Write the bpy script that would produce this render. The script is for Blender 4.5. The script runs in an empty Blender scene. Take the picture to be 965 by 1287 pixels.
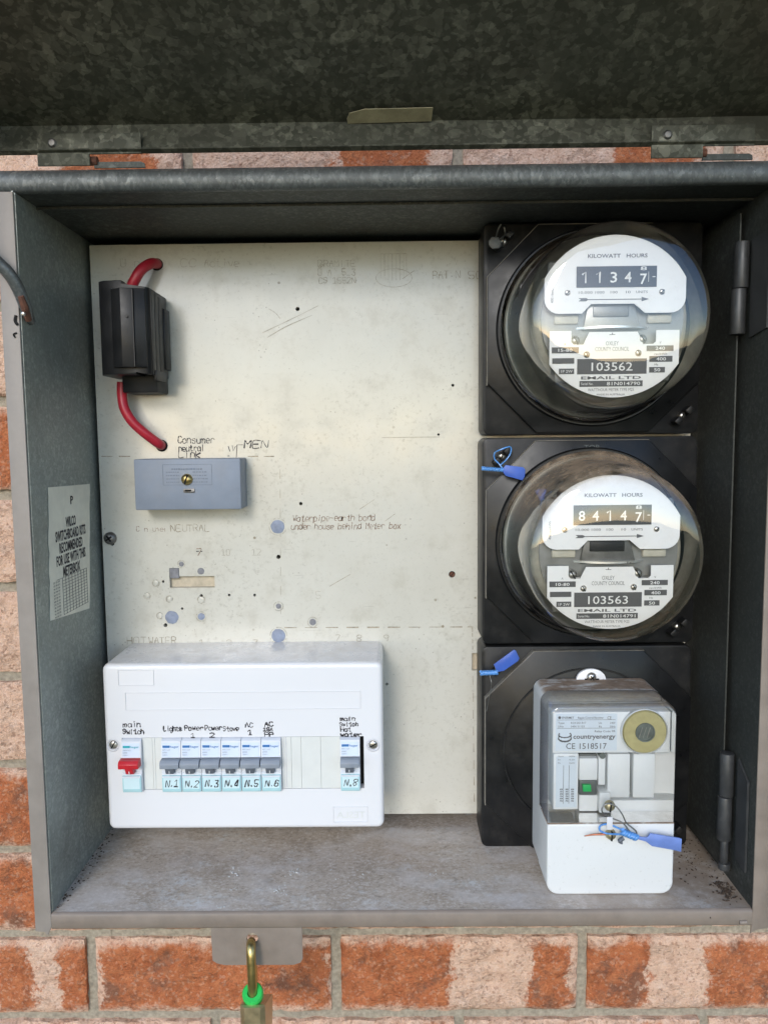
import bpy, bmesh, math, random
import numpy as np
from mathutils import Vector, Matrix, noise
random.seed(7)
SC = bpy.context.scene
COL = SC.collection
RAD = math.radians

# ------------------------------------------------------------------ camera
CAM_LOC = Vector((.0036, -.7191, .0359))
RT = Vector((.99992396, .00684816, -.01025579))
DN = Vector((-.00957908, -.09244078, -.99567211))
FW = Vector((-.00776658, .99569463, -.09236815))
FPX, PW, PH = 966.0, 965.0, 1287.0
cam = bpy.data.cameras.new('camera')
cam.sensor_fit = 'HORIZONTAL'
cam.sensor_width = 36.0
cam.lens = FPX / PW * 36.0
cam.clip_start, cam.clip_end = .01, 400
camo = bpy.data.objects.new('camera', cam)
COL.objects.link(camo)
m = Matrix((RT, -DN, -FW)).transposed().to_4x4()
m.translation = CAM_LOC
camo.matrix_world = m
SC.camera = camo

# ------------------------------------------------------------------ light
SUN_EL, SUN_AZ = 23.0, 12.0           # the low veiled sun stands in front of the wall, a little to the left
world = bpy.data.worlds.new('World')
SC.world = world
world.use_nodes = True
wn = world.node_tree
wn.nodes.clear()
sky = wn.nodes.new('ShaderNodeTexSky')
sky.sky_type = 'NISHITA'
sky.sun_disc = False
sky.sun_elevation = RAD(SUN_EL)
sky.sun_rotation = RAD(180 + SUN_AZ)
sky.air_density = .82
sky.dust_density = .35
sky.ozone_density = 1.5
bg = wn.nodes.new('ShaderNodeBackground')
bg.inputs[1].default_value = .15
wo = wn.nodes.new('ShaderNodeOutputWorld')
wn.links.new(sky.outputs[0], bg.inputs[0])
wn.links.new(bg.outputs[0], wo.inputs[0])
sun = bpy.data.lights.new('sun', 'SUN')
sun.energy = .75
sun.angle = RAD(16)
sun.color = (1, .96, .905)
suno = bpy.data.objects.new('sun', sun)
COL.objects.link(suno)
sd = Vector((-math.sin(RAD(SUN_AZ)) * math.cos(RAD(SUN_EL)), -math.cos(RAD(SUN_AZ)) * math.cos(RAD(SUN_EL)), math.sin(RAD(SUN_EL))))
suno.rotation_euler = sd.to_track_quat('Z', 'Y').to_euler()
suno.location = sd * 5
SC.view_settings.view_transform = 'Standard'
SC.view_settings.look = 'None'
SC.view_settings.gamma = 1
SC.view_settings.use_curve_mapping = False
SC.view_settings.exposure = 1.0

# ------------------------------------------------------------------ mesh helpers
def P(u, v, y):
    "point of the plane y = const seen at photo pixel (u, v)"
    d = FW + RT * ((u - PW / 2) / FPX) + DN * ((v - PH / 2) / FPX)
    return CAM_LOC + d * ((y - CAM_LOC.y) / d.y)

def box(bm, x0, x1, y0, y1, z0, z1, bev=0, seg=2):
    b2 = bmesh.new() if bev else bm
    r = bmesh.ops.create_cube(b2, size=1)
    for v in r['verts']:
        v.co = Vector(((x0 + x1) / 2 + v.co.x * (x1 - x0), (y0 + y1) / 2 + v.co.y * (y1 - y0), (z0 + z1) / 2 + v.co.z * (z1 - z0)))
    if bev:
        bmesh.ops.bevel(b2, geom=list(b2.edges), offset=bev, segments=seg, profile=.5, affect='EDGES')
        join(bm, b2)
    return bm

def join(bm, b2):
    me = bpy.data.meshes.new('tmp')
    b2.to_mesh(me)
    b2.free()
    bm.from_mesh(me)
    bpy.data.meshes.remove(me)

def prism(bm, pts, axis, a, b, bev=0, seg=2):
    "closed polygon extruded along an axis; pts are (x,z) for y, (x,y) for z, (y,z) for x"
    def mk(p, t):
        return {'y': (p[0], t, p[1]), 'z': (p[0], p[1], t), 'x': (t, p[0], p[1])}[axis]
    b2 = bmesh.new()
    A = [b2.verts.new(mk(p, a)) for p in pts]
    B = [b2.verts.new(mk(p, b)) for p in pts]
    n = len(pts)
    b2.faces.new(A)
    b2.faces.new(B[::-1])
    for i in range(n):
        b2.faces.new((A[i], B[i], B[(i + 1) % n], A[(i + 1) % n]))
    bmesh.ops.recalc_face_normals(b2, faces=b2.faces)
    if bev:
        es = [e for e in b2.edges if len(e.link_faces) == 2 and e.calc_face_angle(0) > .6]
        bmesh.ops.bevel(b2, geom=es, offset=bev, segments=seg, profile=.5, affect='EDGES')
    join(bm, b2)
    return bm

def rrect(x0, z0, x1, z1, r, n=5):
    out = []
    for cx, cz, a0 in ((x1 - r, z1 - r, 0), (x0 + r, z1 - r, 90), (x0 + r, z0 + r, 180), (x1 - r, z0 + r, 270)):
        for i in range(n + 1):
            a = RAD(a0 + 90 * i / n)
            out.append((cx + r * math.cos(a), cz + r * math.sin(a)))
    return out

def disc(bm, cx, cz, r, y0, y1, n=16, bev=0):
    pts = [(cx + r * math.cos(2 * math.pi * i / n), cz + r * math.sin(2 * math.pi * i / n)) for i in range(n)]
    return prism(bm, pts, 'y', y0, y1, bev)

def lathe(bm, prof, n=64, cx=0, cz=0, closed=False):
    rings = []
    for r, y in prof:
        if r < 1e-6:
            rings.append([bm.verts.new((cx, y, cz))])
        else:
            rings.append([bm.verts.new((cx + r * math.cos(2 * math.pi * i / n), y, cz + r * math.sin(2 * math.pi * i / n))) for i in range(n)])
    for a, b in zip(rings, rings[1:]):
        for i in range(n):
            j = (i + 1) % n
            if len(a) == 1:
                bm.faces.new((a[0], b[i], b[j]))
            elif len(b) == 1:
                bm.faces.new((a[i], b[0], a[j]))
            else:
                bm.faces.new((a[i], b[i], b[j], a[j]))
    bmesh.ops.recalc_face_normals(bm, faces=bm.faces)
    return bm

def spline(pts, n=8):
    "Catmull-Rom through points"
    P_ = [Vector(p) for p in pts]
    P_ = [P_[0] * 2 - P_[1]] + P_ + [P_[-1] * 2 - P_[-2]]
    out = []
    for i in range(1, len(P_) - 2):
        p0, p1, p2, p3 = P_[i - 1:i + 3]
        for k in range(n):
            t = k / n
            out.append(.5 * (2 * p1 + (p2 - p0) * t + (2 * p0 - 5 * p1 + 4 * p2 - p3) * t * t + (3 * p1 - p0 - 3 * p2 + p3) * t ** 3))
    out.append(P_[-2])
    return out

def tube(bm, pts, r, sides=10, n=8, smooth=True, flat=1.0):
    pts = spline(pts, n) if smooth else [Vector(p) for p in pts]
    rs = r if isinstance(r, (list, tuple)) else [r] * len(pts)
    if len(rs) != len(pts):
        rs = list(np.interp(np.linspace(0, 1, len(pts)), np.linspace(0, 1, len(rs)), rs))
    prev = None
    up = Vector((.13, .2, .97))
    for i, p in enumerate(pts):
        t = (pts[min(i + 1, len(pts) - 1)] - pts[max(i - 1, 0)]).normalized()
        a = t.cross(up)
        if a.length < .05:
            a = t.cross(Vector((1, 0, 0)))
        a.normalize()
        b = t.cross(a)
        up = -b if b.dot(up) < 0 else b
        b = a.cross(t)
        ring = [bm.verts.new(p + (a * math.cos(2 * math.pi * k / sides) + b * math.sin(2 * math.pi * k / sides) * flat) * rs[i]) for k in range(sides)]
        if prev:
            for k in range(sides):
                bm.faces.new((prev[k], prev[(k + 1) % sides], ring[(k + 1) % sides], ring[k]))
        else:
            bm.faces.new(ring[::-1])
        prev = ring
    bm.faces.new(prev)
    return bm

def rods(bm, rings):
    pass

def frame(bm, x0, z0, x1, z1, w, y0, y1):
    box(bm, x0, x1, y0, y1, z1 - w, z1)
    box(bm, x0, x1, y0, y1, z0, z0 + w)
    box(bm, x0, x0 + w, y0, y1, z0 + w, z1 - w)
    box(bm, x1 - w, x1, y0, y1, z0 + w, z1 - w)

# ------------------------------------------------------------------ objects
def root_of(o):
    while o.parent:
        o = o.parent
    return o

def tag(o, label=None, cat=None, group=None, kind=None):
    if label: o['label'] = label
    if cat: o['category'] = cat
    if group: o['group'] = group
    if kind: o['kind'] = kind
    return o

def thing(name, loc, label, cat, group=None):
    o = bpy.data.objects.new(name, None)
    o.empty_display_size = .02
    o.location = loc
    COL.objects.link(o)
    return tag(o, label, cat, group)

def obj(name, bm, mat, parent=None, smooth=35, fix=True):
    if fix:
        bmesh.ops.recalc_face_normals(bm, faces=bm.faces)
    me = bpy.data.meshes.new(name)
    if parent is not None:
        off = -Vector(root_of(parent).location)
    else:
        xs = [v.co for v in bm.verts]
        lo = Vector((min(c.x for c in xs), min(c.y for c in xs), min(c.z for c in xs)))
        hi = Vector((max(c.x for c in xs), max(c.y for c in xs), max(c.z for c in xs)))
        off = -Vector(((lo.x + hi.x) / 2, (lo.y + hi.y) / 2, lo.z))
    bmesh.ops.translate(bm, verts=bm.verts, vec=off)
    bm.to_mesh(me)
    bm.free()
    if smooth:
        me.shade_smooth()
        me.set_sharp_from_angle(angle=RAD(smooth))
    o = bpy.data.objects.new(name, me)
    COL.objects.link(o)
    if parent is not None:
        o.parent = parent
    else:
        o.location = -off
    if mat:
        me.materials.append(mat)
    return o

def N():
    return bmesh.new()

def boolean(bm, cutter):
    "bm minus cutter, exact"
    obs = []
    for b in (bm, cutter):
        bmesh.ops.recalc_face_normals(b, faces=b.faces)
        me = bpy.data.meshes.new('tmp')
        b.to_mesh(me)
        b.free()
        o = bpy.data.objects.new('tmp', me)
        COL.objects.link(o)
        obs.append(o)
    md = obs[0].modifiers.new('b', 'BOOLEAN')
    md.operation = 'DIFFERENCE'
    md.solver = 'EXACT'
    md.use_self = True
    md.object = obs[1]
    bpy.context.view_layer.update()
    dg = bpy.context.evaluated_depsgraph_get()
    me = bpy.data.meshes.new_from_object(obs[0].evaluated_get(dg))
    out = N()
    out.from_mesh(me)
    for o in obs:
        d = o.data
        bpy.data.objects.remove(o)
        bpy.data.meshes.remove(d)
    bpy.data.meshes.remove(me)
    return out

# ------------------------------------------------------------------ writing
_tc = {}
def text(bm, s, x, z, h, y, w=None, bold=0.0, M=None, align='C'):
    "print lettering lying in the plane y, cap height h, fitted to width w, facing -y"
    key = (s, bold)
    if key not in _tc:
        cu = bpy.data.curves.new('t', 'FONT')
        cu.body = s
        cu.resolution_u = 2
        cu.offset = bold
        to = bpy.data.objects.new('t', cu)
        COL.objects.link(to)
        bpy.context.view_layer.update()
        me = to.evaluated_get(bpy.context.evaluated_depsgraph_get()).to_mesh()
        vs = [(v.co.x, v.co.y) for v in me.vertices]
        fs = [tuple(p.vertices) for p in me.polygons]
        bpy.data.objects.remove(to)
        bpy.data.curves.remove(cu)
        _tc[key] = (vs, fs)
    vs, fs = _tc[key]
    xs = [v[0] for v in vs]
    x0, x1 = min(xs), max(xs)
    cap = .73
    sz = h / cap
    sx = (w / (x1 - x0)) if w else sz
    cx = (x0 + x1) / 2 if align == 'C' else x0
    V = []
    for a, b in vs:
        co = Vector((x + (a - cx) * sx, y, z + (b - cap / 2) * sz))
        V.append(bm.verts.new(M(co) if M else co))
    for fc in fs:
        try:
            bm.faces.new([V[i] for i in fc])
        except ValueError:
            pass

# a hand's single-stroke alphabet: x 0-4, baseline 2, x-height 6, capitals 8
G = {
 'A': '022842 0535', 'B': '0208384746350 0535444332 02'.replace(' ', ''), 'C': '4738180603123243', 'D': '02082847433202'[:14], 'E': '42020848 0535',
 'F': '020848 0535', 'G': '47380805031232434525', 'H': '0208 4248 0545', 'I': '2228', 'K': '0208 480542', 'L': '080242', 'M': '0208254842',
 'N': '02084248', 'O': '180703123243473818', 'P': '02083847463505', 'R': '02083847463505 2542', 'S': '473818070635454433120 3'.replace(' ', ''),
 'T': '2228 0848', 'U': '080312324348', 'W': '0812253248', 'X': '0248 0842', 'Y': '082548 2522',
 'a': '453616050312324345 4642', 'b': '08021232434536160 5'.replace(' ', ''), 'c': '4536160503123243', 'd': '48424332120305163645', 'e': '044445361605031232',
 'f': '47382822 0636', 'g': '453616050312324346413010', 'h': '0802 0416364542', 'i': '2622 2827', 'k': '0802 46044 2'.replace(' 2', '2'), 'l': '2822',
 'm': '0602 05162522 25364542', 'n': '0602 0416364542', 'o': '160503123243453616', 'p': '0600 05163645433212', 'r': '0602 04163645', 's': '45361605344 3321203'.replace(' ', ''),
 't': '28223242 0636', 'u': '0603123243 4642', 'v': '062246', 'w': '0612253246', 'x': '0246 0642', 'y': '0624 462010',
 '0': '180703123243473818', '1': '072822 0242', '2': '0718384746020242', '3': '08482535444332120 3'.replace(' ', ''), '4': '38034 3 3832'.replace(' 3 ', '3 '), '5': '48080535444332120 3'.replace(' ', ''),
 '6': '4718050312324344350 4'.replace(' ', ''), '7': '084812', '8': '1807062534433212030425464738 18'.replace(' ', ''), '9': '46351506071838474632',
 '.': '2223', '-': '0535', '/': '0248', 'º': '17263746 '.strip(),
}
def hand(bm, s, x, z, h, y, w=None, lw=.0005, jit=.35, seed=1, slant=0.0, M=None, drop=0.0):
    "pen strokes: cap height h, string width w, stroke width lw"
    rnd = random.Random(seed * 1000 + len(s))
    n = len(s)
    adv = (w / n) if w else h * .75
    u = adv * .72 / 4
    t = h / 6
    for i, c in enumerate(s):
        if c == ' ' or c not in G:
            continue
        ox = x + i * adv + rnd.uniform(-.06, .06) * adv
        oz = z + rnd.uniform(-.05, .05) * h
        for st in G[c].split():
            pts = [(int(st[k]), int(st[k + 1])) for k in range(0, len(st) - 1, 2)]
            if drop and rnd.random() < drop:
                continue
            q = [Vector((ox + (a + rnd.uniform(-jit, jit)) * u + slant * (b - 2) * t, y, oz + (b - 2 + rnd.uniform(-jit, jit) * .7) * t)) for a, b in pts]
            if len(q) > 2:
                q = spline(q, 3)
            stroke(bm, q, lw * rnd.uniform(.7, 1.3), M)

def stroke(bm, q, lw, M=None):
    pv = None
    for k, p in enumerate(q):
        d = (q[min(k + 1, len(q) - 1)] - q[max(k - 1, 0)])
        d.y = 0
        d = d.normalized() if d.length > 0 else Vector((1, 0, 0))
        nrm = Vector((-d.z, 0, d.x)) * lw * (.5 + .22 * math.sin(k * 1.7 + p.x * 900))
        ext = d * lw * .4 * (-1 if k == 0 else 1 if k == len(q) - 1 else 0)
        a, b = p + nrm + ext, p - nrm + ext
        if M:
            a, b = M(a), M(b)
        cur = (bm.verts.new(a), bm.verts.new(b))
        if pv:
            bm.faces.new((pv[0], pv[1], cur[1], cur[0]))
        pv = cur

# ------------------------------------------------------------------ materials
class NT:
    def __init__(s, name):
        s.m = bpy.data.materials.new(name)
        s.m.use_nodes = True
        s.t = s.m.node_tree
        s.t.nodes.clear()
        s.out = s.n('ShaderNodeOutputMaterial')
        s._co = None
    def n(s, typ, **k):
        x = s.t.nodes.new(typ)
        for a, b in k.items():
            if a.startswith('i_'):
                x.inputs[int(a[2:])].default_value = b
            else:
                setattr(x, a, b)
        return x
    def l(s, a, b):
        s.t.links.new(a, b)
    def co(s):
        if not s._co:
            s._co = s.n('ShaderNodeTexCoord').outputs['Object']
        return s._co
    def noise(s, scale, detail=4, rough=.6, vec=None, dist=0):
        x = s.n('ShaderNodeTexNoise')
        x.inputs['Scale'].default_value = scale
        x.inputs['Detail'].default_value = detail
        x.inputs['Roughness'].default_value = rough
        x.inputs['Distortion'].default_value = dist
        s.l(vec or s.co(), x.inputs['Vector'])
        return x.outputs[0]
    def voro(s, scale, feat='F1', vec=None, out='Distance', rnd=1):
        x = s.n('ShaderNodeTexVoronoi', feature=feat)
        x.inputs['Scale'].default_value = scale
        x.inputs['Randomness'].default_value = rnd
        s.l(vec or s.co(), x.inputs['Vector'])
        return x.outputs[out]
    def scale(s, v, sc, vec=None):
        x = s.n('ShaderNodeMapping')
        x.inputs['Scale'].default_value = sc
        s.l(vec or s.co(), x.inputs['Vector'])
        return x.outputs[0]
    def ramp(s, f, stops, interp='LINEAR'):
        x = s.n('ShaderNodeValToRGB')
        x.color_ramp.interpolation = interp
        e = x.color_ramp.elements
        while len(e) < len(stops):
            e.new(.5)
        for el, (p, c) in zip(e, stops):
            el.position = p
            el.color = (c, c, c, 1) if isinstance(c, (int, float)) else (*c, 1)
        s.l(f, x.inputs[0])
        return x.outputs[0]
    def mix(s, f, a, b, mode='MIX'):
        x = s.n('ShaderNodeMix', data_type='RGBA', blend_type=mode)
        for sock, v in ((x.inputs['Factor'], f), (x.inputs['A'], a), (x.inputs['B'], b)):
            if isinstance(v, (int, float)):
                sock.default_value = v if sock.type == 'VALUE' else (v, v, v, 1)
            elif isinstance(v, (tuple, list)):
                sock.default_value = (*v, 1)
            else:
                s.l(v, sock)
        return x.outputs['Result']
    def math(s, op, a, b=0.0, c=0.0, clamp=False):
        x = s.n('ShaderNodeMath', operation=op, use_clamp=clamp)
        for i, v in enumerate((a, b, c)):
            if isinstance(v, (int, float)):
                x.inputs[i].default_value = v
            else:
                s.l(v, x.inputs[i])
        return x.outputs[0]
    def mapr(s, v, a, b, c=0.0, d=1.0, smooth=True):
        x = s.n('ShaderNodeMapRange', interpolation_type='SMOOTHSTEP' if smooth else 'LINEAR')
        for i, q in enumerate((v, a, b, c, d)):
            if isinstance(q, (int, float)):
                x.inputs[i].default_value = q
            else:
                s.l(q, x.inputs[i])
        return x.outputs[0]
    def bump(s, h, st=.3, dist=.001, nrm=None):
        x = s.n('ShaderNodeBump')
        x.inputs['Strength'].default_value = st
        x.inputs['Distance'].default_value = dist
        s.l(h, x.inputs['Height'])
        if nrm:
            s.l(nrm, x.inputs['Normal'])
        return x.outputs[0]
    def up(s, a=.5, b=.9):
        g = s.n('ShaderNodeNewGeometry')
        sp = s.n('ShaderNodeSeparateXYZ')
        s.l(g.outputs['Normal'], sp.inputs[0])
        return s.mapr(sp.outputs[2], a, b)
    def bsdf(s, col, rough=.5, metal=0.0, normal=None, spec=.5, coat=0.0, **kw):
        x = s.n('ShaderNodeBsdfPrincipled')
        for nm, v in (('Base Color', col), ('Roughness', rough), ('Metallic', metal), ('Specular IOR Level', spec), ('Coat Weight', coat)):
            if isinstance(v, (int, float)):
                x.inputs[nm].default_value = v if x.inputs[nm].type == 'VALUE' else (v, v, v, 1)
            elif isinstance(v, (tuple, list)):
                x.inputs[nm].default_value = (*v, 1)
            else:
                s.l(v, x.inputs[nm])
        for k, v in kw.items():
            x.inputs[k.replace('_', ' ')].default_value = v
        if normal:
            s.l(normal, x.inputs['Normal'])
        s.l(x.outputs[0], s.out.inputs[0])
        return x

def plain(name, col, rough=.5, metal=0.0, var=.12, scale=120, bump=.05, spec=.5, dust=0.0, coat=0.0):
    t = NT(name)
    nz = t.noise(scale, 5)
    lo = tuple(c * (1 - var) for c in col)
    hi = tuple(min(1, c * (1 + var)) for c in col)
    c = t.ramp(nz, [(.3, lo), (.7, hi)])
    rv = .06 if var > .05 else .008
    r = t.mapr(nz, .3, .7, max(.02, rough - rv), min(1, rough + rv))
    if dust:
        d = t.math('MULTIPLY', t.mapr(t.noise(55, 6, .7), .42, .75), dust)
        c = t.mix(d, c, (.28, .26, .22))
        r = t.mix(d, r, .8)
    t.bsdf(c, r, metal, t.bump(t.noise(scale * 6, 3), bump, .0005), spec, coat)
    return t.m

def galv(name, lo, hi, scale=95, stretch=(1, 1, 1), metal=.75, rough=(.38, .6), stain=0.0, fleck=0.0):
    t = NT(name)
    v = t.scale(None, stretch)
    wob = t.n('ShaderNodeTexNoise')
    wob.inputs['Scale'].default_value = scale * 1.6
    t.l(v, wob.inputs['Vector'])
    vv = t.n('ShaderNodeVectorMath', operation='MULTIPLY_ADD')
    t.l(wob.outputs['Color'], vv.inputs[0])
    vv.inputs[1].default_value = (.5 / scale,) * 3
    t.l(v, vv.inputs[2])
    cell = t.voro(scale, 'F1', vv.outputs[0], 'Color')
    cell2 = t.voro(scale * 2.3, 'F1', vv.outputs[0], 'Color')
    sp = t.n('ShaderNodeSeparateColor')
    t.l(cell, sp.inputs[0])
    sp2 = t.n('ShaderNodeSeparateColor')
    t.l(cell2, sp2.inputs[0])
    f = t.math('ADD', t.math('MULTIPLY', t.math('POWER', sp.outputs[0], 3.2), .42), t.math('MULTIPLY', t.math('POWER', sp2.outputs[1], 3), .42))
    f = t.math('ADD', f, t.math('MULTIPLY', t.mapr(t.noise(scale * 1.3, 3, .6, vv.outputs[0]), .55, .7), .28))
    f = t.math('MULTIPLY', f, t.mapr(t.noise(9, 3), .3, .7, .45, 1.1), clamp=True)
    c = t.mix(f, lo, hi)
    if stain:
        c = t.mix(t.math('MULTIPLY', t.mapr(t.noise(14, 6, .7), .5, .72), stain), c, (.045, .04, .03))
    if fleck:
        c = t.mix(t.math('MULTIPLY', t.mapr(t.noise(420, 2), .66, .76), fleck), c, (.45, .47, .46))
    r = t.mapr(f, 0.0, 1.0, rough[1], rough[0], False)
    t.bsdf(c, r, metal, t.bump(t.noise(260, 4), .08, .0006))
    return t.m

def make_panel_mat():
    t = NT('cream_board')
    big = t.noise(7, 5, .6)
    mid = t.noise(38, 6, .65)
    fine = t.noise(420, 3)
    c = t.ramp(big, [(.3, (.55, .53, .46)), (.55, (.605, .588, .52)), (.75, (.58, .553, .48))])
    c = t.mix(t.mapr(mid, .50, .74, 0, .45), c, (.43, .405, .335))
    c = t.mix(t.math('MULTIPLY', t.mapr(t.noise(210, 4, .8), .53, .66), t.mapr(t.noise(6, 3), .45, .6, .1, .5)), c, (.42, .395, .33))
    c = t.mix(t.mapr(t.noise(95, 5, .75), .58, .74, 0, .3), c, (.38, .355, .29))
    c = t.mix(t.mapr(t.noise(22, 4, .6, t.scale(None, (1, 1, 2.2))), .55, .8, 0, .3), c, (.68, .66, .60))
    c = t.mix(t.mapr(fine, .60, .72, 0, .22), c, (.33, .31, .26))
    # thin random scratches
    w = t.noise(5, 3, .5, t.scale(None, (1, 1, 1)))
    sc = t.n('ShaderNodeMapping')
    sc.inputs['Rotation'].default_value = (0, .5, 0)
    sc.inputs['Scale'].default_value = (9, 9, 150)
    t.l(t.co(), sc.inputs['Vector'])
    s1 = t.math('MULTIPLY', t.mapr(t.noise(1.3, 2, .5, sc.outputs[0]), .69, .73), t.mapr(w, .52, .62))
    c = t.mix(t.math('MULTIPLY', s1, .45), c, (.30, .28, .23))
    for rot, seed in ((-.35, 3.0), (1.2, 7.0), (2.0, 11.0)):
        s2 = t.n('ShaderNodeMapping')
        s2.inputs['Location'].default_value = (seed, 0, seed)
        s2.inputs['Rotation'].default_value = (0, rot, 0)
        s2.inputs['Scale'].default_value = (22, 9, 420)
        t.l(t.co(), s2.inputs['Vector'])
        k = t.math('MULTIPLY', t.mapr(t.noise(1.0, 2, .5, s2.outputs[0]), .70, .74), t.mapr(t.noise(11 + seed, 3), .54, .64))
        c = t.mix(t.math('MULTIPLY', k, .5), c, (.31, .285, .235))
    specks = t.voro(170, 'F1')
    c = t.mix(t.math('MULTIPLY', t.mapr(specks, .08, .14, .6, 0), t.mapr(t.noise(31, 3), .55, .60)), c, (.26, .235, .19))
    spots = t.voro(60, 'F1')
    c = t.mix(t.math('MULTIPLY', t.mapr(spots, .06, .10, 1, 0), t.mapr(t.noise(13, 2), .56, .62)), c, (.30, .26, .19))
    bn = t.bump(t.math('ADD', t.math('MULTIPLY', fine, .3), t.math('MULTIPLY', mid, 2)), .06, .0006)
    t.bsdf(c, t.mapr(mid, .3, .7, .13, .24), 0, bn, .6)
    return t.m

def make_brick_mat():
    t = NT('textured_brick')
    co = t.co()
    inf = t.n('ShaderNodeObjectInfo')
    off = t.n('ShaderNodeVectorMath', operation='MULTIPLY_ADD')
    comb = t.n('ShaderNodeCombineXYZ')
    for i in range(3):
        t.l(inf.outputs['Random'], comb.inputs[i])
    t.l(comb.outputs[0], off.inputs[0])
    off.inputs[1].default_value = (3.1, 1.7, 2.3)
    t.l(co, off.inputs[2])
    v = off.outputs[0]
    sp = t.n('ShaderNodeSeparateXYZ')
    t.l(co, sp.inputs[0])
    wob = t.math('MULTIPLY', t.math('SUBTRACT', t.noise(42, 6, .78, v), .5), .26)
    fx = t.math('ADD', t.math('DIVIDE', sp.outputs[0], .23), wob)
    fz = t.math('ADD', t.math('DIVIDE', sp.outputs[2], .076), t.math('MULTIPLY', wob, 2.0))
    def at(nm):
        a = t.n('ShaderNodeAttribute', attribute_type='OBJECT', attribute_name=nm)
        return a.outputs['Fac']
    def band(a, b):
        return t.math('MULTIPLY', t.mapr(fx, t.math('SUBTRACT', a, .014), t.math('ADD', a, .014)), t.mapr(fx, t.math('SUBTRACT', b, .014), t.math('ADD', b, .014), 1.0, 0.0))
    red = t.math('MAXIMUM', band(at('a0'), at('a1')), band(at('b0'), at('b1')))
    edge = t.math('MULTIPLY', t.mapr(fz, .0, .13), t.mapr(fz, .84, 1.0, 1, 0))
    red = t.math('MULTIPLY', red, edge)
    grit = t.noise(520, 3, .75, v)
    blot = t.noise(110, 6, .8, v)
    pale = t.ramp(blot, [(.25, (.56, .33, .22)), (.5, (.70, .46, .33)), (.75, (.77, .575, .45))])
    rc = t.ramp(blot, [(.25, (.30, .085, .036)), (.45, (.44, .135, .053)), (.62, (.53, .19, .08)), (.8, (.62, .30, .155))])
    dark = t.math('MULTIPLY', t.mapr(t.noise(24, 5, .7, v), .52, .66), .7)
    rc = t.mix(dark, rc, (.15, .085, .06))
    c = t.mix(red, pale, rc)
    c = t.mix(t.mapr(grit, .66, .74, 0, .5), c, (.74, .58, .44))
    c = t.mix(t.mapr(grit, .38, .28, 0, .6), c, (.20, .10, .06))
    # wire-cut drag marks: crooked mostly level tears
    sv = t.n('ShaderNodeMapping')
    sv.inputs['Scale'].default_value = (1, 1, 2.4)
    t.l(v, sv.inputs['Vector'])
    ws = t.noise(70, 4, .6, v)
    wv = t.n('ShaderNodeVectorMath', operation='MULTIPLY_ADD')
    cw = t.n('ShaderNodeCombineXYZ')
    t.l(ws, cw.inputs[0]); t.l(ws, cw.inputs[2])
    t.l(cw.outputs[0], wv.inputs[0])
    wv.inputs[1].default_value = (.03, 0, .05)
    t.l(sv.outputs[0], wv.inputs[2])
    rid = t.math('ABSOLUTE', t.math('SUBTRACT', t.noise(34, 6, .72, wv.outputs[0], 1.2), .5))
    tm = t.math('MULTIPLY', t.mapr(rid, 0.0, .018, 1, 0), t.mapr(t.noise(40, 3, .5, v), .42, .58))
    c = t.mix(t.math('MULTIPLY', tm, .22), c, (.16, .075, .045))
    vg = t.voro(480, 'F1', v)
    gr2 = t.voro(420, 'F1', v, 'Color')
    gs = t.n('ShaderNodeSeparateColor')
    t.l(gr2, gs.inputs[0])
    c = t.mix(t.mapr(gs.outputs[0], .84, .90, 0, .22), c, (.70, .50, .36))
    c = t.mix(t.mapr(gs.outputs[1], .86, .92, 0, .4), c, (.22, .09, .05))
    h = t.math('SUBTRACT', t.math('ADD', t.math('ADD', t.math('MULTIPLY', grit, .5), t.math('MULTIPLY', vg, -.6)), t.math('MULTIPLY', t.noise(190, 5, .7, v), 1.4)), t.math('MULTIPLY', tm, .55))
    t.bsdf(c, .88, 0, t.bump(h, .65, .0028), .25)
    return t.m

def make_shelf_mat():
    t = NT('dusty_shelf')
    a = t.noise(16, 6, .7)
    b = t.noise(290, 4, .75, t.scale(None, (1, 1.3, 1)))
    c = t.ramp(a, [(.3, (.37, .30, .235)), (.5, (.48, .40, .325)), (.7, (.56, .485, .405))])
    c = t.mix(t.mapr(b, .50, .66, 0, .75), c, (.66, .62, .575))
    c = t.mix(t.mapr(b, .46, .34, 0, .7), c, (.23, .205, .18))
    # white oxide blooms, most towards the middle
    w = t.math('MULTIPLY', t.mapr(t.noise(15, 6, .75, t.scale(None, (1, 1.8, 1))), .48, .68), t.mapr(t.noise(300, 4, .7), .38, .6))
    c = t.mix(t.math('MULTIPLY', w, .85), c, (.64, .64, .63))
    c = t.mix(t.mapr(t.noise(26, 5, .7), .58, .72, 0, .45), c, (.24, .21, .18))
    c = t.mix(t.mapr(t.noise(11, 5, .65, t.scale(None, (1, 2, 1))), .46, .64, 0, .5), c, (.70, .655, .63))
    c = t.mix(t.mapr(t.noise(8, 4, .6), .52, .68, 0, .35), c, (.34, .235, .165))
    # brown silt at the right-hand end
    sp = t.n('ShaderNodeSeparateXYZ')
    t.l(t.co(), sp.inputs[0])
    s = t.math('MULTIPLY', t.mapr(sp.outputs[0], .05, .26), t.mapr(t.noise(30, 5, .7), .3, .6))
    c = t.mix(t.math('MULTIPLY', s, .8), c, (.30, .23, .17))
    t.bsdf(c, .6, 0, t.bump(t.math('ADD', b, a), .2, .0008), .35)
    return t.m

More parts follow.
